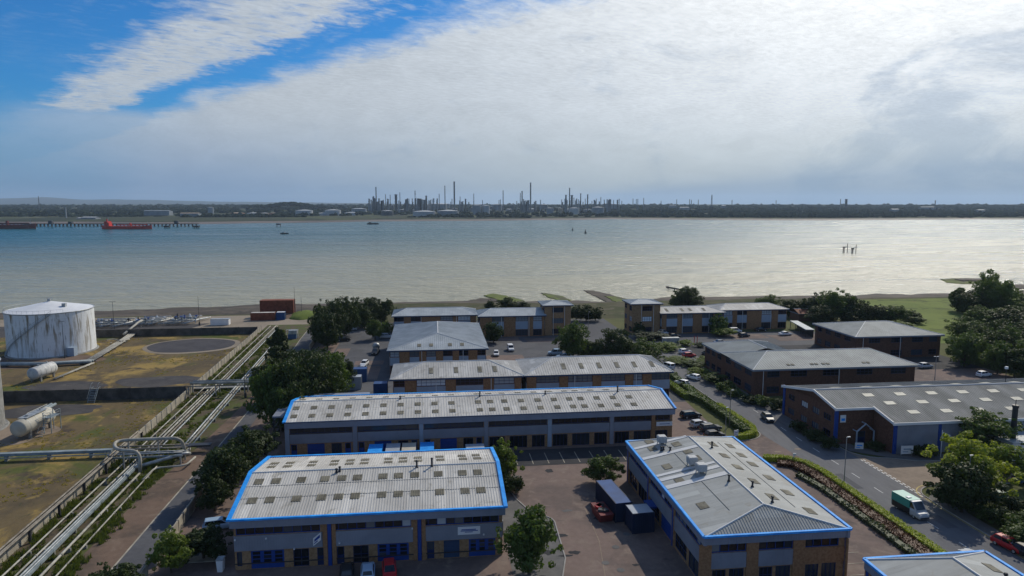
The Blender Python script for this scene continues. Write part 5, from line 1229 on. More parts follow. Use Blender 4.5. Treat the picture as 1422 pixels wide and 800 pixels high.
MB().box(-2.66, -.97, .62, .75, .97, 2.33).build('load_body', 'p_teal', E); MB().box(-.4, -.6, 2.36, .1, .0, 2.44).build('roof_vent', 'white_metal', E)
MB().box(-2.5, -1.0, .3, .9, 1.0, 1.15).build('sill', 'p_black', E)
car('red hatchback driving at the right edge of the road', 'hatch', 'p_red', at(1400, 762), -78)
car('silver blue car beside the bottom right unit roof', 'estate', 'p_silver', at(1358, 782), 101)
car('dark green car parked at the road edge by the brick offices', 'hatch', 'p_grey', at(1066, 584), -95)
car('black estate parked nearest the long unit end', 'estate', 'p_black', at(959, 580), 10)
car('silver car parked behind the hedge, between black and grey cars', 'hatch', 'p_silver', at(971, 593), 12)
car('dark grey car parked right of the silver one by hedge', 'estate', 'p_grey', at(986, 598), 12)
car('dark car half hidden by low hedge behind the hipped unit', 'hatch', 'p_black', at(992, 608), 8)
car('white car driving on the road, second behind the lead', 'hatch', 'p_white', at(963, 527), 118)
car('white car at the kerb by the office terrace corner', 'hatch', 'p_white', at(947, 535), 120)
car('white van nose behind the right office terrace roof', 'small_van', 'p_white', at(927, 512), 110, cat='van')
car('white car parked right of the square office block', 'hatch', 'p_white', at(689, 494), -95)
car('white pickup van in the brick paved bays', 'small_van', 'p_white', at(709, 487), -88, cat='van')
car('pale blue van parked under the round trees', 'small_van', 'p_pale_blue', at(771, 493), 170, cat='van')
car('silver blue car parked in front of the pale blue van', 'estate', 'p_pale_blue', at(783, 498), 172)
car('black car parked at the dark tree mass', 'suv', 'p_black', at(477, 474), 8)
car('silver car half hidden at the dark trees', 'hatch', 'p_silver', at(488, 459), 6)
car('silver car left of the square block, lower of two', 'hatch', 'p_silver', at(503, 516), -100)
car('white car left of the square block, upper of two', 'hatch', 'p_white', at(506, 508), -100)
car('silver car by the bush at the square block corner', 'suv', 'p_silver', at(537, 470), 0)
p = at(521, 492); E = car('black truck with a pale round tank behind the cab', 'suv', 'p_black', p, -92, cat='truck', name='tank_truck')
b = MB(); b.tube([(-4.2, 0, 1.6), (-3.9, 0, 1.7), (-2.9, 0, 1.8), (-2.4, 0, 1.7), (-2.2, 0, 1.6)], [.4, 1.0, 1.15, .9, .4], 14); b.build('drum', 'galv', E, smooth=True); MB().box(-4.3, -.8, .45, -2.1, .8, .7).build('chassis', 'dark_metal', E)
for x in (-3.9, -2.9):
    for s in (-1, 1): obj('wheel', TYRE, E, (x, s * .8, .31))
car('pale car nosed in at the right tower foot', 'hatch', 'p_silver', at(921, 464), -70)
car('black car parked along the hedge before the right tower', 'saloon', 'p_black', at(935, 469), 6)
car('white van parked by the round shrub before the shore offices', 'small_van', 'p_white', at(1021, 462), 4, cat='van')
car('dark grey car left of the white saloon in the shore car park', 'hatch', 'p_grey', at(1033, 468), 8)
car('dark car parked against the rightmost office wing', 'saloon', 'p_black', at(1056, 460), 4)
car('dark blue car passing behind the red brick office roof', 'saloon', 'p_blue', at(1000, 478), 3)
car('white saloon at the right end of the shore car park', 'saloon', 'p_white', at(1090, 466), 6)
car('white car above the red one in the small car park', 'hatch', 'p_white', at(951, 491), 12)
car('red car beside the white one in the small car park', 'hatch', 'p_red', at(957, 496), 8)
car('dark car with pale roof alone in the small car park', 'hatch', 'p_grey', at(981, 494), 92)
car('silver blue car parked right of the L shaped office', 'hatch', 'p_silver', at(1285, 511), 6)
car('pale car at the wood edge in the right car park', 'hatch', 'p_white', at(1366, 523), 10)
car('dark green car behind the big lime tree', 'hatch', 'p_green', at(1383, 692), 80)
car('dark blue car cut by the right edge in the beige yard', 'hatch', 'p_blue', at(1421, 668), 20)
car('dark car just entering at the right edge of the road', 'hatch', 'p_black', at(1428, 775), -84)
car('pale blue grey car beside the near left unit gable', 'estate', 'p_pale_blue', at(306, 734), 12)

# ================================================================== POSTS, SIGNS, STREET FURNITURE
def street_lamp(label, c, h, heads=((1, 0),), r=.09, m='steel', name='street_lamp', cat='lamp post', lamp='white_metal'):
    E = thing(name, label, cat, (*c, 0), 0); MB().tube([(0, 0, 0), (0, 0, 1.2), (0, 0, h)], [r * 1.3, r, r * .6], 8).build('post', m, E)
    for dx, dy in heads:
        MB().tube([(0, 0, h - .1), (dx * .9, dy * .9, h + .05)], .05, 6).build('arm', m, E); MB().box(dx * .9 - .24, dy * .9 - .1, h - .01, dx * .9 + .24, dy * .9 + .1, h + .08).build('lamp_head', lamp, E)
    return E
W_ = 'street_lamp'
street_lamp('street lamp rising from the hedge by the wide road', at(1172, 672), 7.8, ((.4, 0),))
street_lamp('street lamp on the verge beside the L shaped office', at(1013, 592), 7.5, ((.4, 0),), m='pipe_rusty')
street_lamp('tall lamp post in front of the lime tree', at(1342, 705), 8.0, ((.3, .2),), .1)
street_lamp('thin lamp post standing in hedge by the parked cars', at(1007, 612), 6.5, ((.2, 0),), .06)
street_lamp('lamp post in the right car park by the warehouse roof', at(1298, 527), 6.0, ((.5, 0), (-.5, 0)))
street_lamp('white headed lamp in the gap between shore towers', at(817, 456), 6, ((.4, 0),), .07)
street_lamp('dark floodlight mast in front of the big white tank', at(90, 498), 11, ((.5, 0), (-.5, 0)), .09, 'dark_metal', 'floodlight_mast', 'lamp post', 'dark_metal')
street_lamp('twin headed floodlight mast beyond the far bund', at(159, 462), 11, ((.9, 0), (-.9, 0)), .09, 'dark_metal', 'floodlight_mast', 'lamp post', 'dark_metal')
for lab, c, h in (('thin dark mast standing by the sandy pad', at(277, 452), 11), ('thin dark mast among the pipes at pipe bridge', at(341, 553), 9.0), ('thin mast near the shore between brown container and trees', at(410, 440), 12), ('short thin mast right of the shore mast', at(419, 440), 8)):
    E = thing('mast', lab, 'mast', (*c, 0)); MB().tube([(0, 0, 0), (0, 0, h)], [.09, .05], 6).build('pole', 'dark_metal', E); MB().box(-.25, -.1, 0, .25, .25, 1.2).build('cabinet', 'dark_metal', E)
E = thing('flagpole', 'white flagpole with white flag before the warehouse', 'flagpole', (89.3, 109.2, 0)); MB().tube([(0, 0, 0), (0, 0, 5.0)], [.07, .05], 8).build('pole', 'white_metal', E)
b = MB()
for k in range(6):
    x0, x1 = .06 + k * .26, .06 + (k + 1) * .26; f = lambda x: .12 * math.sin(x * 4); d = lambda x: -.42 * x
    b.quad([(x0, f(x0), 3.4 + d(x0)), (x1, f(x1), 3.4 + d(x1)), (x1, f(x1), 4.75 + d(x1)), (x0, f(x0), 4.75 + d(x0))])
b.build('flag', 'white_metal', E, smooth=True)
def board(label, c, wd, h, z0, rz=0.0, print_='trim_blue', posts=True):
    E = thing('sign_board', label, 'sign', (*c, 0), rz); MB().box(-wd / 2, -.04, z0, wd / 2, .04, z0 + h).build('panel', 'white_metal', E)
    MB().box(-wd * .3, -.06, z0 + h * .5, wd * .35, -.045, z0 + h * .68).box(-wd * .36, -.06, z0 + h * .22, wd * .1, -.045, z0 + h * .34).build('print', print_, E)
    for x in (-wd * .45, wd * .45): MB().box(x - .05, .045, 0, x + .05, .14, z0 + h * .9).build('post', 'steel', E)
board('white sign board standing before the grey warehouse wall', (83.6, 110.3), 2.2, 1.5, .5, R(-4), 'panel_blue')
board('small white and blue sign at the warehouse porch', (77.3, 114.6), 1.5, 1.2, .1, R(-10))
board('white sign in the hedge at the estate entrance', at(1022, 612), 1.0, 1.1, 1.0, R(20), 'panel_blue')
E = thing('marker_post', 'small leaning white marker post on the hedge corner', 'post', (*at(1101, 643), 0)); MB().tube([(0, 0, 0), (.15, 0, 1.5)], .1, 6).build('pole', 'white_metal', E); MB().box(-.05, -.06, 1.35, .5, .06, 1.75).build('plate', 'white_metal', E)
E = thing('flue_stack', 'thick dark flue stack rising at the right edge before the warehouse', 'chimney', (101.8, 107.8, 0)); MB().cyl(0, 0, 0, 9.6, .48, .44, 14).cyl(0, 0, 9.2, 9.62, .54, .52, 14).build('stack', 'dark_metal', E); MB().tube([(0, 0, 9.5), (0, 0, 10.6)], .06, 5).build('mast', 'dark_metal', E); MB().box(-.7, -.7, 0, .7, .7, .5).build('base', 'concrete_grey', E)
E = thing('gas_lamp', 'thin black lamp mast above the warehouse ridge at the right edge', 'mast', (118, 128, 0)); MB().tube([(0, 0, 0), (0, 0, 11)], .07, 6).build('pole', 'dark_metal', E); MB().box(-.25, -.2, 10.8, .25, .2, 11.3).build('head', 'white_metal', E)
for lab, px, py, m in (('red barrier post in the small car park', 964, 478, 'p_red'), ('second red barrier post right of the first', 968, 478, 'p_red')):
    E = thing('barrier_post', lab, 'post', (*at(px, py), 0)); MB().tube([(0, 0, 0), (0, 0, 2.6)], .12, 6).build('pole', m, E); MB().box(-.2, -.2, 0, .2, .2, .4).build('base', 'concrete_grey', E)
E = thing('substation_cabinet', 'pale grey louvred cabinet on the green island', 'cabinet', (*at(931, 478), 0)); b = MB(); b.box(-2.6, -.8, .1, 2.6, .8, 2.1)
for k in range(8): b.box(-2.5 + k * .64, -.84, .3, -2.05 + k * .64, -.8, 1.9)
b.build('body', 'galv', E); MB().box(-2.7, -.9, 2.1, 2.7, .9, 2.2).build('lid', 'galv', E)
E = thing('sign_slab', 'small pale slab sign in the grassy bed by the tower', 'sign', (*at(907, 470), 0)); MB().box(-.9, -.1, .3, .9, .1, 1.5).build('panel', 'cream_metal', E); MB().box(-.7, -.08, 0, -.5, .08, .3).box(.5, -.08, 0, .7, .08, .3).build('feet', 'steel', E)
E = thing('bin_store', 'white bin at the left end of the near unit', 'bin', (*at(307, 792), 0)); MB().prism(rect(-.3, -.5, .3, .5), 0, 1.5, top=rect(-.4, -.55, .4, .55)).build('bin', 'white_metal', E); MB().box(-.42, -.57, 1.5, .42, .57, 1.6).build('lid', 'galv', E)
E = thing('concrete_step', 'pale concrete slab beside the near left unit', 'slab', (*at(272, 770), 0)); MB().box(-3, -2.2, 0, 3.4, 2.0, .12).build('slab', 'concrete', E); MB().box(-.7, -.6, .12, .5, .3, .16).build('cover', 'dark_metal', E)
b = MB(); p, q = at(925, 399, -2.5), at(950, 405, -2.5)
E = thing('slipway', 'thin dark timber groyne running out over the shallows', 'groyne', (*p, -3)); d = (q[0] - p[0], q[1] - p[1] - 6)
b.tube([(0, 0, .7), (d[0], d[1], 1.6)], .42, 4); b.build('deck', 'jetty_dark', E)
for t in (.1, .4, .7): MB().cyl(d[0] * t, d[1] * t, -2, 1.5, .3, n=6).build('pile', 'jetty_dark', E)


# ================================================================== TREES AND PLANTING
def crown_mesh(kind, r, h, z0, leaves, leaf, m, seed):
    """leaf-sized faces in clumps spread through the crown volume; r radius, z0..h crown height"""
    rnd = random.Random(seed); b = MB(); cl = []
    zc, rz = (z0 + h) / 2, (h - z0) / 2
    nc = {'round': 46, 'tall': 40, 'bush': 34, 'loose': 40, 'layer': 40}[kind]
    for i in range(nc):
        while True:
            x, y, z = (rnd.uniform(-1, 1) for _ in range(3))
            q = x * x + y * y + z * z
            if .18 < q < 1: break
        if kind == 'tall': k = 1 - .55 * max(0, z)
        elif kind == 'layer': k = 1.0; z = round(z * 3) / 3
        elif kind == 'bush': k = 1; z = z if z > -.6 else -.6
        else: k = 1 - .15 * max(0, z)
        k *= rnd.uniform(.62, 1.2)
        cr = rnd.uniform(.16, .40) * r * (1.0 if kind != 'loose' else .8)
        if kind in ('round', 'loose') and z < -.3: k *= 1.12
        cl.append((x * r * .82 * k, y * r * .82 * k, zc + z * rz * .82, cr))
    for i in range(26):                                                     # sprays that break the outline
        a, c = rnd.uniform(0, 6.283), rnd.uniform(-.5, 1); q = math.sqrt(max(0, 1 - c * c)); f = rnd.uniform(.92, 1.16) * (1 - (.5 * max(0, c) if kind == 'tall' else 0))
        cl.append((math.cos(a) * q * r * f, math.sin(a) * q * r * f, zc + c * rz * f * .96, rnd.uniform(.07, .15) * r))
    tot = sum(c_[3] ** 1.7 for c_ in cl)
    for cx, cy, cz, cr in cl:
        for j in range(int(leaves * cr ** 1.7 / tot)):
            a, c = rnd.uniform(0, 6.283), rnd.uniform(-1, 1); s = math.sqrt(1 - c * c); q = cr * rnd.uniform(.55, 1.12) ** .6
            d = Vector((s * math.cos(a), s * math.sin(a), c)); p = Vector((cx, cy, cz)) + Vector((d.x * q, d.y * q, d.z * q * (.8 if kind != 'layer' else .4)))
            if p.z < .1: p.z = .1 + rnd.random() * .3
            n_ = (d + Vector((rnd.gauss(0, .6), rnd.gauss(0, .6), rnd.gauss(.25, .6)))).normalized()
            t = n_.cross(Vector((rnd.gauss(0, 1), rnd.gauss(0, 1), rnd.gauss(0, 1)))).normalized(); e = n_.cross(t); l = leaf * rnd.uniform(.6, 1.35)
            b.quad([p - t * l * .5, p - e * l * .32, p + t * l * .5, p + e * l * .32])
    return b.mesh('crown', m)
def trunk_mesh(r, h, z0, seed):
    rnd = random.Random(seed); b = MB(); tr = max(.09, h * .022); zm = z0 + (h - z0) * .55
    b.tube([(0, 0, 0), (rnd.uniform(-.1, .1), rnd.uniform(-.1, .1), zm * .5), (rnd.uniform(-.2, .2), rnd.uniform(-.2, .2), zm)], [tr * 1.3, tr, tr * .5], 7)
    for i in range(6):
        a = i * 1.05 + rnd.random(); z = z0 * .8 + (zm - z0 * .8) * rnd.uniform(.1, .9)
        b.tube([(0, 0, z), (math.cos(a) * r * .3, math.sin(a) * r * .3, z + r * .3), (math.cos(a) * r * .65, math.sin(a) * r * .65, z + r * .55)], [tr * .55, tr * .38, tr * .15], 5)
    return b.mesh('trunk', 'trunk')
TV = {}
def proto(kind, size, m, v):
    r, h, z0, n_, lf = {'S': (2.0, 3.0, .05, 3000, .29), 'M': (3.4, 7.0, .25, 6500, .40), 'L': (5.4, 10.5, .3, 9500, .50)}[size]
    if kind == 'tall': r *= .55
    if kind == 'bush': z0 = .1
    key = (kind, size, m, v)
    if key not in TV: TV[key] = (crown_mesh(kind, r, h, z0, n_, lf, m, hash((kind, size, v)) % 9973 if False else len(TV) * 31 + 5), trunk_mesh(r, h, z0, len(TV) + 3), r, h)
    return TV[key]
def tree(label, cx, ybase, ytop, wpx, kind='round', m='leaf_dark', v=0, group=None, cat='tree', name='tree', base=None):
    p = base or at(cx, ybase); D = fwd(p)
    H = max(.8, zat(ytop, D)); r = wpx * mpp(p) / 2
    size = 'S' if r < 2.6 and H < 4.2 else 'M' if r < 4.6 else 'L'
    c, t, pr, ph = proto(kind, size, m, v)
    E = thing(name, label, cat, (*p, 0), random.uniform(0, 6.28), group); s = (r / pr, r / pr, H / ph)
    obj('crown', c, E, scale=s); obj('trunk', t, E, scale=s)
    return E
ORD = 'first second third fourth fifth sixth seventh eighth ninth tenth eleventh twelfth'.split()
def nth(lst, i, key=0): return ORD[sorted(range(len(lst)), key=lambda j: lst[j][key]).index(i)] + ' from left, '
random.seed(5)
DM, LM = 'leaf_dark', 'leaf_mid'
# near
tree('leafy round tree on the paved island beside the near left unit', 735, 797, 706, 82, 'round', LM, 0)
tree('willowy light shrub at the back right corner of the near left unit', 700, 668, 612, 48, 'loose', 'leaf_light', 0)
tree('low dark shrub under the willowy one by the unit corner', 710, 684, 660, 34, 'bush', DM, 1, cat='shrub', name='shrub')
tree('round shrub alone in the middle of the paved yard', 838, 673, 633, 52, 'bush', LM, 0, cat='shrub', name='shrub')
tree('bright green shrub on the cream fence at bottom left', 238, 796, 736, 52, 'bush', 'leaf_light', 1, cat='shrub', name='shrub')
tree('dark shrub right of the bright one in the unit shade', 283, 776, 732, 70, 'bush', DM, 0, cat='shrub', name='shrub')
tree('dark bush at the very bottom beside the service road', 160, 830, 781, 62, 'bush', DM, 2, cat='shrub', name='shrub')
tree('dark round bush beside the near unit left gable', 312, 692, 620, 70, 'bush', DM, 1, cat='shrub', name='shrub')
tree('dark bush behind the gable bush beside the service road', 346, 652, 594, 76, 'bush', DM, 2, cat='shrub', name='shrub')
tree('low dark bush at the foot of the gable bush', 298, 710, 660, 46, 'bush', DM, 0, cat='shrub', name='shrub')
# left belt
tree('narrow dark conifer beside the pipe corridor', 388, 512, 449, 30, 'tall', DM, 0)
tree('second narrow conifer at the foot of the first', 384, 520, 474, 26, 'tall', DM, 1)
LST = ((378, 590, 505, 60), (408, 592, 498, 66), (440, 580, 492, 70), (462, 560, 490, 56), (418, 548, 486, 60), (448, 545, 486, 54), (392, 600, 535, 56), (376, 560, 497, 44), (482, 540, 500, 26))
for i, (x, yb, yt, wd) in enumerate(LST):
    tree(nth(LST, i) + 'dark broad tree in the clump left of the long unit', x, yb, yt, wd, 'round', DM if i % 3 else LM, i % 3, 'dark clump left of the long unit')
LST = ((446, 478, 420, 34), (462, 474, 417, 42), (478, 466, 414, 40), (455, 484, 432, 40))
for i, (x, yb, yt, wd) in enumerate(LST):
    tree(nth(LST, i) + 'tall dark tree in the solid block at the far car park', x, yb, yt, wd, 'round', DM, i % 3, 'dark block at the far car park')
LST = ((498, 452, 414, 38), (516, 448, 413, 34), (534, 446, 416, 30), (506, 456, 424, 34))
for i, (x, yb, yt, wd) in enumerate(LST):
    tree(nth(LST, i) + 'dark tree in the row behind the far car park, near the shore', x, yb, yt, wd, 'round', DM, i % 3, 'row behind the far car park')
tree('lighter small tree by the cars left of the square block', 521, 472, 443, 26, 'round', LM, 1)
tree('small pale tree squeezed against the square block corner', 536, 466, 446, 20, 'round', 'leaf_light', 0)
# middle
tree('round tree between the square block and the shore offices', 685, 476, 446, 28, 'round', DM, 0)
tree('broad dark tree above the parked pale blue van', 796, 499, 449, 54, 'round', LM, 2)
tree('dark broad tree left of centre behind the office terrace', 853, 503, 457, 56, 'round', DM, 1)
tree('lower bushy tree at the road edge behind the terrace', 895, 505, 472, 52, 'round', LM, 1)
tree('small tree between the two broad trees behind the terrace', 826, 500, 473, 34, 'round', DM, 2)
tree('dark tree left of the shore offices tower, near the mud', 681, 430, 417, 18, 'round', DM, 0); tree('dark tree right of the pale mud bank behind the shore offices', 703, 430, 413, 26, 'round', DM, 1); tree('low tree behind the shore offices next to the tower', 724, 430, 419, 26, 'bush', DM, 1)
LST = ((800, 26), (814, 28), (827, 24))
for i, (x, wd) in enumerate(LST): tree(nth(LST, i) + 'dark low bush in the hedge mass right of the left tower', x, 446, 424 + 2 * (i == 2), wd, 'bush', DM, i, 'hedge mass right of the left tower', 'shrub', 'shrub')
tree('tall dark tree on the shore behind the right offices', 955, 430, 399, 42, 'round', DM, 2); tree('small pale tree left of the tall shore tree', 938, 428, 408, 18, 'loose', LM, 0)
tree('round shrub before the door of the shore offices', 998, 464, 436, 26, 'bush', LM, 1, cat='shrub', name='shrub'); tree('yellowish low shrub at the foot of the round shrub', 1004, 467, 455, 32, 'bush', 'leaf_light', 0, cat='shrub', name='shrub')
tree('dark shrub against the right tower wall', 887, 465, 448, 20, 'bush', DM, 0, cat='shrub', name='shrub')
for x, wd, lab in ((893, 34, 'pale grassy shrub bed at the left of the tower car park'), (911, 36, 'pale grassy shrub bed before the right tower')): tree(lab, x, 471, 460, wd, 'bush', 'leaf_grey', 0, cat='shrub', name='shrub')
LST = ((925, 486, 476, 40, 'leaf_light'), (952, 480, 472, 22, 'leaf_light'), (972, 482, 475, 16, 'leaf_grey'), (940, 503, 496, 40, 'leaf_light'), (962, 510, 501, 34, LM), (980, 505, 496, 30, 'leaf_light'), (972, 522, 511, 32, 'leaf_light'), (992, 532, 518, 34, LM), (1008, 544, 529, 28, LM))
for i, (x, yb, yt, wd, m) in enumerate(LST):
    tree(nth(LST, i) + 'low shrub in the planted bank between road and L shaped office', x, yb, yt, wd, 'bush', m, i % 3, 'planted bank beside the road', 'shrub', 'shrub')
LST = ((1020, 551, 540, 28), (1040, 560, 549, 28), (1060, 564, 550, 28), (1078, 570, 552, 26))
for i, (x, yb, yt, wd) in enumerate(LST): tree(nth(LST, i) + 'dark shrub at the foot of the L shaped office wall', x, yb, yt, wd, 'bush', DM if i % 2 else LM, i % 3, 'shrubs under the L shaped office', 'shrub', 'shrub')
LST = ((1110, 600, 585, 26), (1130, 612, 596, 28), (1150, 624, 606, 28), (1216, 626, 612, 22), (1276, 634, 620, 24), (1290, 636, 618, 22))
for i, (x, yb, yt, wd) in enumerate(LST): tree(nth(LST, i) + 'low dark shrub along the foot of the warehouse', x, yb, yt, wd, 'bush', DM, i % 3, 'shrubs along the warehouse', 'shrub', 'shrub')
# right: belt behind the offices, meadow edge, woods
LST = ((1065, 430, 409, 36), (1095, 440, 416, 34), (1115, 442, 418, 34), (1135, 444, 408, 40), (1157, 446, 403, 50), (1180, 446, 412, 40), (1200, 446, 420, 38), (1222, 447, 424, 38), (1244, 448, 425, 36), (1262, 446, 430, 30), (1178, 448, 424, 40), (1140, 450, 424, 40))
for i, (x, yb, yt, wd) in enumerate(LST):
    tree(nth(LST, i) + 'dark tree in the belt between the right offices and the shore', x, yb, yt, wd, 'round', DM if i % 4 else LM, i % 3, 'belt behind the right offices')
tree('tall rounded tree standing above the water at the right', 1378, 436, 376, 58, 'round', LM, 0); tree('small pointed tree left of the tall rounded one', 1330, 432, 396, 26, 'tall', LM, 1); tree('bushy tree between pointed and tall rounded trees', 1345, 436, 404, 44, 'round', DM, 0)
tree('low shrub alone on the green meadow', 1272, 450, 440, 24, 'bush', LM, 2, cat='shrub', name='shrub'); tree('low pale shrub at the meadow foot', 1252, 458, 447, 30, 'bush', 'leaf_light', 0, cat='shrub', name='shrub')
random.seed(9)
for i in range(34):
    u = i / 34; x = random.uniform(1338, 1460); yb = random.uniform(452, 528)
    if yb < 470 and x < 1360: x += 60
    wd = random.uniform(44, 66); tree('dark leafy tree in the dense wood at the right edge', x, yb, yb - random.uniform(36, 54) * (.6 + .4 * (yb - 452) / 76), wd * .92, 'round', random.choice([DM, LM, LM]), i % 3, 'dense wood at the right edge')
LST = ((1390, 436), (1412, 440), (1425, 430), (1400, 446))
for i, (x, yb) in enumerate(LST): tree(nth(LST, i) + 'lower tree on the meadow edge right of the tall rounded tree', x, yb, yb - 22, 44, 'round', LM, i % 3, 'meadow edge at the right')
tree('big yellow green lime tree leaning over the entrance drive', 1343, 694, 610, 100, 'loose', 'leaf_yellow', 0); tree('dark shrub mass beneath the lime tree', 1335, 712, 640, 84, 'bush', DM, 1, cat='shrub', name='shrub'); tree('second dark shrub under the lime tree by the kerb', 1352, 702, 655, 60, 'bush', DM, 2, cat='shrub', name='shrub')
tree('flat layered cedar before the grey warehouse wall', 1368, 632, 572, 84, 'layer', LM, 0)
tree('small yellow green tree right of the lime tree', 1395, 668, 617, 62, 'loose', 'leaf_light', 1)
LST = ((1375, 724, 704, 44), (1398, 730, 708, 44), (1418, 738, 712, 50), (1405, 712, 690, 40), (1425, 760, 728, 60))
for i, (x, yb, yt, wd) in enumerate(LST): tree(nth(LST, i) + 'clipped dark shrub in the bed at the right edge', x, yb, yt, wd, 'bush', DM if i % 2 else LM, i % 3, 'shrub bed at the right edge', 'shrub', 'shrub')

def hedge(label, pts, wd, h, m, leaf=.22, dens=55, name='hedge', seed=1, wav=.15):
    rnd = random.Random(seed); b = MB(); o = pts[0]
    for (x0, y0), (x1, y1) in zip(pts, pts[1:]):
        d = Vector((x1 - x0, y1 - y0)); L = d.length; d.normalize(); s = Vector((-d.y, d.x))
        for i in range(int(L * dens)):
            t = rnd.uniform(0, L); f = rnd.random(); hh = h * (1 + wav * noise.noise(Vector((x0 + d.x * t, y0 + d.y * t, seed)) * .9))
            if f < .5: q, z = rnd.uniform(-wd / 2, wd / 2), hh + rnd.gauss(0, .05)
            else: q, z = (wd / 2 if f < .75 else -wd / 2) + rnd.gauss(0, .05), rnd.uniform(.05, hh)
            p = Vector((x0 - o[0] + d.x * t + s.x * q, y0 - o[1] + d.y * t + s.y * q, z))
            n_ = Vector((rnd.gauss(0, .6), rnd.gauss(0, .6), rnd.gauss(.6, .6))).normalized(); e = n_.cross(Vector((rnd.gauss(0, 1), rnd.gauss(0, 1), 0.1))).normalized(); g_ = n_.cross(e); l = leaf * rnd.uniform(.7, 1.3)
            b.quad([p - e * l * .6, p - g_ * l * .45, p + e * l * .6, p + g_ * l * .45])
        p0, p1 = (x0 - o[0], y0 - o[1]), (x1 - o[0], y1 - o[1]); k = wd / 2 - .12
        b.prism([(p0[0] - s.x * k, p0[1] - s.y * k), (p1[0] - s.x * k, p1[1] - s.y * k), (p1[0] + s.x * k, p1[1] + s.y * k), (p0[0] + s.x * k, p0[1] + s.y * k)], 0, h * .88)
    E = thing(name, label, 'hedge', (*o, 0)); b.build('foliage', m, E); return E
hedge('clipped bright green hedge along the road edge', [(63.9, 58), (63.9, 104), (63.2, 108), (60.8, 110.6), (57.2, 111.3)], 1.25, 1.0, 'leaf_hedge', .17, 150, wav=.05)
hedge('band of reddish brown shrubs inside the bright hedge', [(62.3, 58), (62.3, 104), (61.2, 108.2), (58.8, 109.4)], 2.0, .7, 'leaf_red', .2, 150, seed=2, wav=.4)
hedge('dark low planting between red shrubs and parking', [(60.7, 58), (60.7, 98), (59.7, 104)], 1.2, .6, 'leaf_grey', .3, 40, seed=3, wav=.8)
hedge('curved green hedge round the estate entrance corner', [(57.4, 122.3), (59.4, 122.6), (61.8, 124.4), (62.7, 127.5), (62.5, 133), (62.3, 143)], 1.2, 1.1, 'leaf_hedge', .17, 130, seed=4, wav=.06)
hedge('long dark green hedge behind the parked cars', [(60.4, 124.6), (60.6, 135), (60.4, 146), (58.6, 152)], 1.8, 1.4, 'leaf_mid', .28, 60, seed=5, wav=.5)
hedge('pale hedge top beside the office terrace end', [(57.8, 150), (57.4, 166)], 1.6, 1.3, 'leaf_light', .28, 50, seed=6)
hedge('dark low shrubs by the office terrace and road', [(60.5, 152), (61.5, 165), (61.8, 185)], 1.8, 1.0, 'leaf_mid', .3, 40, seed=7, wav=.6)
hedge('dark hedge lining the paved yard behind near left unit', [(-33, 111), (-33.4, 121)], 1.4, 1.6, 'leaf_dark', .3, 50, seed=8)

# weeds between the pipes and rough grass in the fields: uncountable
rnd = random.Random(4); b = MB()
def tuft(x, y, h, k):
    for j in range(k):
        a = rnd.uniform(0, 6.28); r = rnd.uniform(0, .35); px, py = x + math.cos(a) * r, y + math.sin(a) * r; l = h * rnd.uniform(.5, 1.2); e = rnd.uniform(.05, .12)
        dx, dy = rnd.gauss(0, .3) * l, rnd.gauss(0, .3) * l
        b.quad([(px - e, py, 0.02), (px + e, py + rnd.uniform(-.1, .1), 0.02), (px + dx, py + dy, l)])
for i in range(3600):
    y = rnd.uniform(72, 250) if i % 3 else rnd.uniform(72, 130); o = rnd.choice([1.2, 1.8, 3.4, 6.2, 6.5, 8.1, 9.6, 10.0, 8.6])
    if noise.noise(Vector((o * .8, y * .16, 3))) < -.12: continue
    tuft(xp(o + rnd.gauss(0, .45), y), y, rnd.uniform(.3, .9), 9)
tag(b.build('weeds', 'weed'), 'green weeds and grass tufts growing between the pipelines', 'weeds', kind='stuff')
b = MB()
for i in range(5000):
    y = 75 + 165 * rnd.random() ** 1.3; x = xw(y) - 1 - rnd.random() ** 1.2 * 62
    if noise.noise(Vector((x * .07, y * .07, 8))) < .12 or (-77 - x) ** 2 + (226 - y) ** 2 < 230 or abs(y - 164.6) < 1.5: continue
    tuft(x, y, rnd.uniform(.12, .32), 7)
o = b.build('rough_grass', 'weed_dry' if 'weed_dry' in MATS else 'leaf_yellow'); tag(o, 'dry rough grass tufts scattered over the terminal fields', 'grass', kind='stuff')

# ================================================================== FAR SHORE
random.seed(31)
rnd = random.Random(31)
ICO = None
def ico():
    import bmesh
    bm = bmesh.new(); bmesh.ops.create_icosphere(bm, subdivisions=1, radius=1.0); v = [tuple(x.co) for x in bm.verts]; f = [tuple(x.index for x in q.verts) for q in bm.faces]; bm.free(); return v, f
IV, IF = ico()
wood = MB()
def clump(x, y, z, r, h):
    i = len(wood.v); a = rnd.uniform(0, 6.28); c, s = math.cos(a), math.sin(a)
    for vx, vy, vz in IV:
        k = rnd.uniform(.72, 1.2); wood.v.append((x + (vx * c - vy * s) * r * k, y + (vx * s + vy * c) * r * k, z + (vz + .55) * h * k))
    for f in IF: wood.f.append(tuple(i + q for q in f)); wood.m.append(0)
def is_open(px, D):
    if 490 < px < 850 and D < 3300: return rnd.random() < .55
    if px < 480 and D < 2700: return rnd.random() < .45
    return False
NW = 0
while NW < 7500:
    px = rnd.uniform(-260, 1700); D = 2130 + 3400 * rnd.random() ** 2.0
    x, y = far(px, D); D0 = fwd(at(px, lerp(FW, px), -3)) + 175
    if D < D0 or is_open(px, D): continue
    if noise.noise(Vector((x * .0022, y * .006, 4))) < (-.25 if px > 850 else -.08): continue
    hh = rnd.uniform(4, 8.5) * (1 + (D - 2100) / 6000)
    clump(x, y, far_z(px, D) - .5, rnd.uniform(7, 15) * (1 + (D - 2100) / 3500), hh); NW += 1
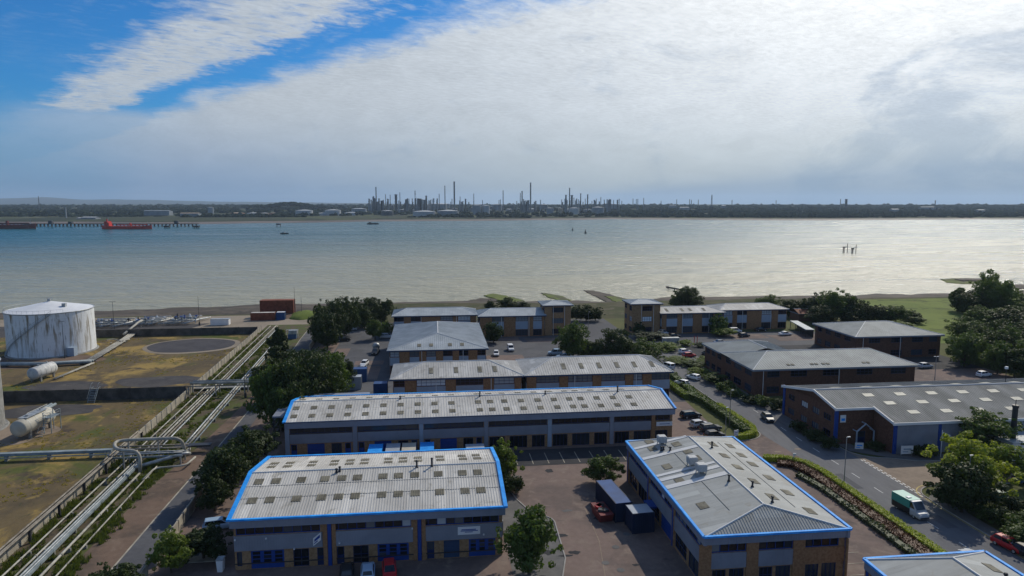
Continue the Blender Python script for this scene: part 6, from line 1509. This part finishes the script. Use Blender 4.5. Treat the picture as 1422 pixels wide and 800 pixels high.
for k in range(160):                                                       # the wooded knoll left of the refinery
    px = rnd.gauss(400, 24); D = rnd.uniform(3300, 3700); x, y = far(px, D); top_ = 14 * math.exp(-((px - 402) / 26) ** 2); clump(x, y, 30 + top_ - 8, rnd.uniform(14, 22), rnd.uniform(7, 11))
tag(wood.build('distant_woodland', 'leaf_far'), 'dark distant woodland covering the far shore', 'woodland', kind='stuff')

def far_tank(label, x0, x1, yt, yb, m='far_white', D=None):
    D = D or 2350; c = (x0 + x1) / 2; r = (x1 - x0) / 2 * D * cP / F; zt, zb = zat(yt, D), zat(yb, D) - 4
    E = thing('far_tank', label, 'tank', (*far(c, D + r), zb), 0, 'storage tanks on the far shore'); MB().cyl(0, 0, 0, zt - zb, r, r, 28).build('shell', m, E)
    MB().cyl(0, 0, zt - zb, zt - zb + r * .1, r * 1.01, r * .2, 28).build('roof', 'far_white' if m != 'far_rust' else 'far_buff', E)
for row in (('pale tank below the wooded knoll', 410, 434, 292.5, 298), ('pale tank left of the refinery, second right of the knoll', 451, 473, 292, 298), ('grey tank just left of the first refinery chimney', 488, 509, 290, 297, 'far_grey', 2700),
            ('blue white tank beside two brown tanks on the far shore', 343, 360, 296, 304), ('rusty low tank left of the blue white one', 319, 339, 296, 304, 'far_rust'), ('buff tank between blue white and red tanks', 361, 373, 296, 304, 'far_buff'), ('red brown tank rightmost of the row near the far beach', 374, 388, 296, 304.5, 'far_rust'),
            ('low pale tank in trees between two bigger pale tanks', 439, 459, 296.3, 300), ('low white tank left of the dark tank', 478, 497, 295.5, 302), ('dark grey tank below the first chimneys', 529, 546, 293, 300, 'far_dark'),
            ('bright white tank, left of the wide pair before the refinery', 573, 605, 294, 303, 'far_white', 2250), ('wide pale tank, right of the pair before the refinery', 607, 637, 293, 302, 'far_grey', 2260), ('long pale tank under the leftmost chimney', 511, 531, 283.5, 291, 'far_grey', 2900),
            ('greenish pale tank right of the wide pair', 656, 668, 285, 297, 'far_grey', 2500), ('pale tank beside the greenish one', 669, 680, 285.5, 296, 'far_white', 2520), ('flat pale tank beneath the block of columns', 576, 597, 284, 289, 'far_white', 2900), ('hazy pale tank behind the tall chimney', 598, 621, 283.5, 290, 'far_grey', 3000), ('hazy tank left of centre skyline gap', 682, 697, 284, 291, 'far_grey', 3000),
            ('pale tank below the right chimney group', 790, 804.5, 289, 298, 'far_white', 2500), ('wide pale tank rightmost before the woods', 822, 839, 288, 298, 'far_grey', 2500), ('small grey tank between the central and right chimneys', 759, 769, 289, 297, 'far_grey', 2500), ('buff small tank left of the right chimney group', 775, 781, 289, 299, 'far_buff', 2450), ('pale upright tank on the far left woods edge', 288, 296, 288, 297, 'far_grey', 2600)):
    far_tank(*row)
rnd2 = random.Random(8)
for i in range(34):
    px = rnd2.uniform(512, 850); y = rnd2.uniform(283, 292); w_ = rnd2.uniform(5, 13); D = 2800 + (292 - y) * 40
    far_tank('hazy minor tank in the crowd of tanks before the refinery', px, px + w_, y, y + rnd2.uniform(4, 7), rnd2.choice(['far_grey', 'far_grey', 'far_white', 'far_steel']), D)
def far_shed(label, x0, x1, yt, yb, m='far_white', D=2200):
    c = (x0 + x1) / 2; wd = (x1 - x0) * D * cP / F; zt, zb = zat(yt, D), zat(yb, D) - 3; p = far(c, D)
    E = thing('far_shed', label, 'building', (*p, zb), -YAW, 'sheds on the far shore'); MB().box(-wd / 2, 0, 0, wd / 2, 25, zt - zb - 2).build('wall', 'far_grey', E); b = MB(); b.quad([(-wd / 2 - 1, -1, zt - zb - 2), (wd / 2 + 1, -1, zt - zb - 2), (wd / 2 + 1, 12, zt - zb), (-wd / 2 - 1, 12, zt - zb)]); b.quad([(-wd / 2 - 1, 26, zt - zb - 2), (-wd / 2 - 1, 12, zt - zb), (wd / 2 + 1, 12, zt - zb), (wd / 2 + 1, 26, zt - zb - 2)]); b.build('roof', m, E)
for row in (('long pale shed on the far shore above the red ship', 199, 234, 292, 298, 'far_grey'), ('cream roofed shed right of the long pale shed', 249, 274, 295.5, 300, 'far_buff'), ('white gabled shed left of the red ship', 111, 131, 301, 309, 'far_white', 1900), ('tiny white hut at the far left shore', 105, 111, 302, 305, 'far_white', 1900), ('pale shed in the woods far right, left of the mast', 1003, 1008, 285, 288, 'far_white', 3200), ('white shed in the dark wood at the far right', 1240, 1249, 290, 293, 'far_white', 2700), ('pale long shed beneath the far right chimney', 1280, 1300, 287, 291, 'far_grey', 3200), ('small white shed at the far right end', 1360, 1369, 291, 293.5, 'far_white', 2700), ('white low building above the beach right of the refinery', 945, 957, 287.5, 290.5, 'far_white', 3000), ('pale hall between far mast and refinery', 930, 940, 284.5, 287.5, 'far_grey', 3200)):
    far_shed(*row)

def chimney(label, px, ytop, wpx, D=2800, m='far_dark', kind='stack', group=None, taper=.8):
    zb = 4; zt = zat(ytop, D); r = wpx * D / F / 2; h = zt - zb
    E = thing({'stack': 'chimney', 'mast': 'lattice_mast', 'column': 'process_column', 'block': 'process_block'}[kind], label, {'stack': 'chimney', 'mast': 'mast', 'column': 'column', 'block': 'plant'}[kind], (*far(px, D), zb), 0, group or 'refinery skyline')
    if kind == 'stack':
        MB().cyl(0, 0, 0, h, r, r * taper, 10).build('shaft', m, E); MB().cyl(0, 0, h - r, h, r * 1.05, r * 1.05, 10).build('cap', 'far_steel', E)
    elif kind == 'column':
        MB().cyl(0, 0, 0, h, r, r, 10).build('vessel', m, E)
        for t in (.4, .6, .8, .96): MB().cyl(0, 0, h * t, h * t + 1.6, r * 1.5, r * 1.5, 8).build('platform', 'far_steel', E)
    elif kind == 'mast':
        b = MB(); k = r * 1.3
        for sx_, sy_ in ((-1, -1), (1, -1), (1, 1), (-1, 1)): b.tube([(sx_ * k, sy_ * k, 0), (sx_ * k * .25, sy_ * k * .25, h)], .5, 4)
        for i in range(7): t = i / 7; q = k * (1 - .75 * t); b.tube([(-q, -q, h * t), (q, -q, h * (t + .14))], .35, 4)
        b.build('lattice', m, E); MB().cyl(0, 0, h * .8, h, r * .4, r * .3, 6).build('flare_tip', m, E)
    else:
        rr = random.Random(int(px * 10)); b = MB()
        for i in range(7): x, wq, hq = rr.uniform(-r, r), rr.uniform(.12, .3) * r, h * rr.uniform(.55, .95); b.box(x - wq, -r * .4, 0, x + wq, r * .4, hq)
        b.build('frame', m, E)
        for i in range(4): x = rr.uniform(-r, r); MB().cyl(x, -r * .5, 0, h * rr.uniform(.8, 1.0), 2.2, 2.0, 8).build('column', 'far_steel', E)
rr3 = random.Random(77)
for lab, xa, xb, cnt in (('small dark column crowded round the leftmost refinery plant', 512, 600, 26), ('small pale column crowded round the tallest chimney', 602, 662, 12), ('small pale column crowded round the central chimneys', 715, 752, 10), ('small dark column crowded round the right refinery group', 778, 860, 26)):
    for i in range(cnt):
        chimney(lab, rr3.uniform(xa, xb), rr3.uniform(275.5, 281), rr3.uniform(.8, 2.0), rr3.uniform(2750, 2950), rr3.choice(['far_dark', 'far_steel', 'far_grey']), rr3.choice(['stack', 'column', 'stack']), group=lab)
chimney('leftmost refinery chimney with a bulky block at its foot', 522.5, 259.7, 1.7); chimney('bulky dark block at the foot of the leftmost chimney', 519, 272, 5, kind='block'); chimney('low sloping conveyor block right of the leftmost chimney', 528, 277, 9, kind='block')
chimney('thick dark column between two thin stacks left of refinery', 550, 270, 3.2, kind='column'); chimney('low plant block right of the thick column', 564, 275, 6, kind='block'); chimney('lattice flare mast before the broad plant block', 576.6, 264.8, 2.0, kind='mast'); chimney('broad plant block full of columns', 584, 274, 15, kind='block'); chimney('column at the right end of the broad block', 592, 271.8, 2.2, kind='column')
chimney('tall thin pale chimney just left of the tallest', 618, 258, 1.4, m='far_steel'); chimney('tallest refinery chimney, thick and pale', 631, 252.2, 2.3, m='far_steel', taper=.9); chimney('pale thin chimney standing alone right of the tallest', 698.7, 264.6, 1.3, m='far_steel')
chimney('medium chimney just left of the second tallest', 725, 265.4, 2.0, m='far_steel'); chimney('second tallest chimney at the centre of the skyline', 736.8, 253.6, 2.0, m='far_steel', taper=.9); chimney('low boiler block between the two central chimneys', 731, 277, 8, kind='block')
chimney('tallest chimney of the right group', 790.8, 261, 1.8); chimney('short column left of the right group chimney', 785.8, 270.6, 2, kind='column'); chimney('dark column right of the right group chimney', 794, 271, 2.8, kind='column'); chimney('slim tower with cross arm in the right group', 816, 270, 1.6, kind='column'); chimney('slender dark stack between right chimney and cross arm tower', 806.3, 268.6, 1.6); chimney('stubby dark tower at the right end of the refinery', 846, 276, 4, kind='block')
chimney('lattice mast standing alone right of the refinery', 988.3, 270.5, 1.6, kind='mast'); chimney('water tower in the woods at the far right', 1175, 276.5, 3, 3200, kind='column'); chimney('tiny stack at the far right woods', 1298.7, 278.4, 1.4, 3200); chimney('white chimney near the far left shore', 90.6, 287, 1.6, 1950, 'far_white'); chimney('thin mast on the left blue hills', 54, 272.5, .9, 3600, kind='mast')
for s_, lst in (('thin minor stack left of the tallest chimney', ((535.6, 270), (542, 270.5), (555.5, 267.3), (610, 269), (627.7, 276), (568, 276), (600, 277))), ('thin minor stack between the tallest and second tallest chimneys', ((639, 273), (646, 276), (658, 269), (695, 277), (693, 278), (722.5, 268), (670, 278))), ('thin minor stack right of the second tallest chimney', ((797, 274.5), (801, 275.5), (822, 279), (828, 276), (834.3, 273.8), (863.5, 279), (879, 276), (883.6, 276.6), (885.7, 276.3), (893.8, 275), (780, 277), (852, 278))), ('tiny far stack in the woods right of the refinery', ((939.7, 277), (957.5, 277), (960, 277.6), (969.7, 277.4), (1016.5, 278), (1077.7, 278.5), (1167, 276.5), (918, 279)))):
    for i, (x, y) in enumerate(lst): chimney(nth(lst, i) + s_, x, y, 1.1, 2900, 'far_steel' if int(x) % 2 else 'far_dark', group=s_)

# ---- ships, jetty and marks on the water
def ship(label, px0, px1, yb, hullm, upm, bridge_at, name='tanker_ship'):
    p0, p1 = at(px0, yb, -3), at(px1, yb, -3); d = Vector((p1[0] - p0[0], p1[1] - p0[1])); L = d.length; wd = L * .15
    E = thing(name, label, 'ship', (*p0, -3), math.atan2(d.y, d.x)); b = MB(); st = [(0, .6, .075), (.03, .85, .075), (.2, 1, .06), (.8, 1, .06), (.93, .6, .068), (1.0, .05, .085)]; rg = []
    for t, k, z in st:
        i = len(b.v); w_ = wd / 2 * k; b.v += [(t * L, -w_ * .8, -1), (t * L, -w_, z * L), (t * L, w_, z * L), (t * L, w_ * .8, -1)]; rg.append(i)
    for a, c in zip(rg, rg[1:]):
        for k in range(3): b.f.append((a + k, c + k, c + k + 1, a + k + 1)); b.m.append(0)
    b.f += [tuple(rg[0] + k for k in range(4)), tuple(rg[-1] + k for k in (3, 2, 1, 0))]; b.m += [0, 0]
    b.build('hull', hullm, E)
    bx = bridge_at * L; s = MB(); s.box(bx, -wd * .4, .06 * L, bx + .1 * L, wd * .4, .13 * L); s.box(bx + .01 * L, -wd * .46, .13 * L, bx + .08 * L, wd * .46, .155 * L); s.build('superstructure', upm, E)
    MB().cyl(bx + .03 * L, 0, .15 * L, .2 * L, .016 * L, .014 * L, 10).build('funnel', hullm, E); MB().tube([(bx + .06 * L, 0, .15 * L), (bx + .06 * L, 0, .23 * L)], .004 * L, 5).build('mast', 'far_white', E)
    MB().tube([(.3 * L, 0, .085 * L), (.9 * L, 0, .085 * L)], .008 * L, 6).build('deck_pipe', hullm, E); MB().box(.55 * L, -wd * .1, .06 * L, .58 * L, wd * .1, .12 * L).build('manifold', hullm, E); MB().tube([(.92 * L, 0, .07 * L), (.92 * L, 0, .15 * L)], .004 * L, 5).build('foremast', 'far_white', E)
ship('bright red tanker ship moored at the far left jetty', 143, 211, 318, 'hull_red', 'hull_red', .06)
ship('dark maroon ship cut off by the left edge at the jetty', -40, 50, 317.5, 'hull_maroon', 'hull_dark', .1)
p0, p1 = at(-30, 314.5, -3), at(276, 314.5, -3); d = Vector((p1[0] - p0[0], p1[1] - p0[1])); E = thing('jetty', 'long dark piled jetty behind the red ship', 'jetty', (*p0, -3), math.atan2(d.y, d.x))
MB().box(0, -3, 4.6, d.length, 3, 6.0).build('deck', 'jetty_dark', E); me = MB().box(-.45, -2.2, -3, .45, 2.2, 4.6).mesh('pile', 'jetty_dark')
for i in range(58): obj('pile', me, E, (3 + i * d.length / 58, 0, 0))
for i, x in enumerate((.05, .33, .42, .9)): MB().box(x * d.length - 4, -3, 6, x * d.length + 4, 3, 10 + 2 * (i % 2)).build('pier_head', 'far_dark', E)
for lab, px in (('left mooring dolphin right of the red ship', 232), ('right mooring dolphin at the jetty end', 273)):
    E = thing('mooring_dolphin', lab, 'dolphin', (*at(px, 317, -3), -3)); MB().box(-5, -4, 2, 5, 4, 5).build('cap', 'jetty_dark', E)
    for x in (-4, 0, 4): MB().cyl(x, 0, -3, 2, .9, n=6).build('pile', 'jetty_dark', E)
E = thing('beacon_platform', 'small dark piled beacon platform off the far tanks', 'beacon', (*at(387, 315, -3), -3)); MB().box(-4, -4, 4, 4, 4, 6.5).build('deck', 'jetty_dark', E)
for x in (-3.4, 3.4): MB().cyl(x, 0, -3, 4, .6, n=6).build('pile', 'jetty_dark', E)
E = thing('motor_boat', 'small dark motor boat with a thin white wake', 'boat', (*at(394, 325, -3), -3), R(-5)); b = MB(); b.prism([(-5, -1.6), (3, -1.6), (7, 0), (3, 1.6), (-5, 1.6)], -.2, 1.6, top=[(-5, -1.9), (3, -1.9), (8, 0), (3, 1.9), (-5, 1.9)]); b.build('hull', 'jetty_dark', E); MB().box(-2, -1.2, 1.6, 2, 1.2, 3.2).build('cabin', 'far_white', E)
b = MB(); q = at(394, 325, -3); b.quad([(-6, -.8, .03), (-6, .8, .03), (-60, 3, .03), (-170, 5, .03), (-170, 1.5, .03), (-60, -.5, .03)]); b.build('wake', 'white_metal', E)
for lab, px, yt in (('left piled navigation mark in the bright water', 1173, 338), ('right piled navigation mark in the bright water', 1185, 339.5)):
    c = at(px, 351 if px < 1180 else 352.5, -3); E = thing('navigation_mark', lab, 'beacon', (*c, -3)); k = mpp(c); zt = zat(yt, fwd(c)) + 3
    for dx in (-2.5, -.9, 3.6): MB().cyl(dx * k, 0, -2, (zt * .62 if dx < 3 else zt), .42, n=6).build('pile', 'jetty_dark', E)
    MB().box(-3 * k, -.8, zt * .5, 0, .8, zt * .64).build('deck', 'jetty_dark', E); MB().tube([(0, 0, zt * .6), (3.6 * k, 0, zt * .66)], .2, 5).build('walkway', 'jetty_dark', E)
E = thing('buoy', 'lone channel buoy in mid water right of centre', 'buoy', (*at(813, 324, -3), -3)); MB().cyl(0, 0, -.5, 1.2, 2.0, 2.0, 10).build('float', 'hull_dark', E); MB().cyl(0, 0, 1.2, 6.5, 1.2, .3, 8).build('tower', 'hull_dark', E)
E = thing('buoy', 'second far buoy near the far beach right of centre', 'buoy', (*at(795, 320, -3), -3)); MB().cyl(0, 0, -.5, 1.2, 1.6, 1.6, 10).build('float', 'hull_dark', E); MB().cyl(0, 0, 1.2, 4.5, 1.0, .3, 8).build('tower', 'hull_dark', E)
c = at(517, 311.5, -3); E = thing('wreck', 'dark low hulk lying off the far beach', 'wreck', (*c, -3)); b = MB(); b.prism([(-14, -3), (10, -3), (16, 0), (10, 3), (-14, 3)], -.5, 3, top=[(-10, -2), (9, -2), (13, 0), (9, 2), (-10, 2)]); b.build('hull', 'jetty_dark', E); MB().box(-8, -1.5, 3, -2, 1.5, 4.6).build('deckhouse', 'jetty_dark', E)

# ---- air
hm = bpy.data.materials.new('haze_air'); hm.use_nodes = True; MATS['haze_air'] = hm; n = NT(hm.node_tree); hm.node_tree.nodes.clear()
v = n.new('ShaderNodeVolumePrincipled'); v.inputs['Color'].default_value = (.62, .80, 1.0, 1); v.inputs['Density'].default_value = 5.5e-5; v.inputs['Anisotropy'].default_value = .2
n.put(n.new('ShaderNodeOutputMaterial').inputs['Volume'], v.outputs[0])
h = MB().box(-19000, -600, -8, 19000, 19500, 260).build('haze', 'haze_air'); h['kind'] = 'stuff'
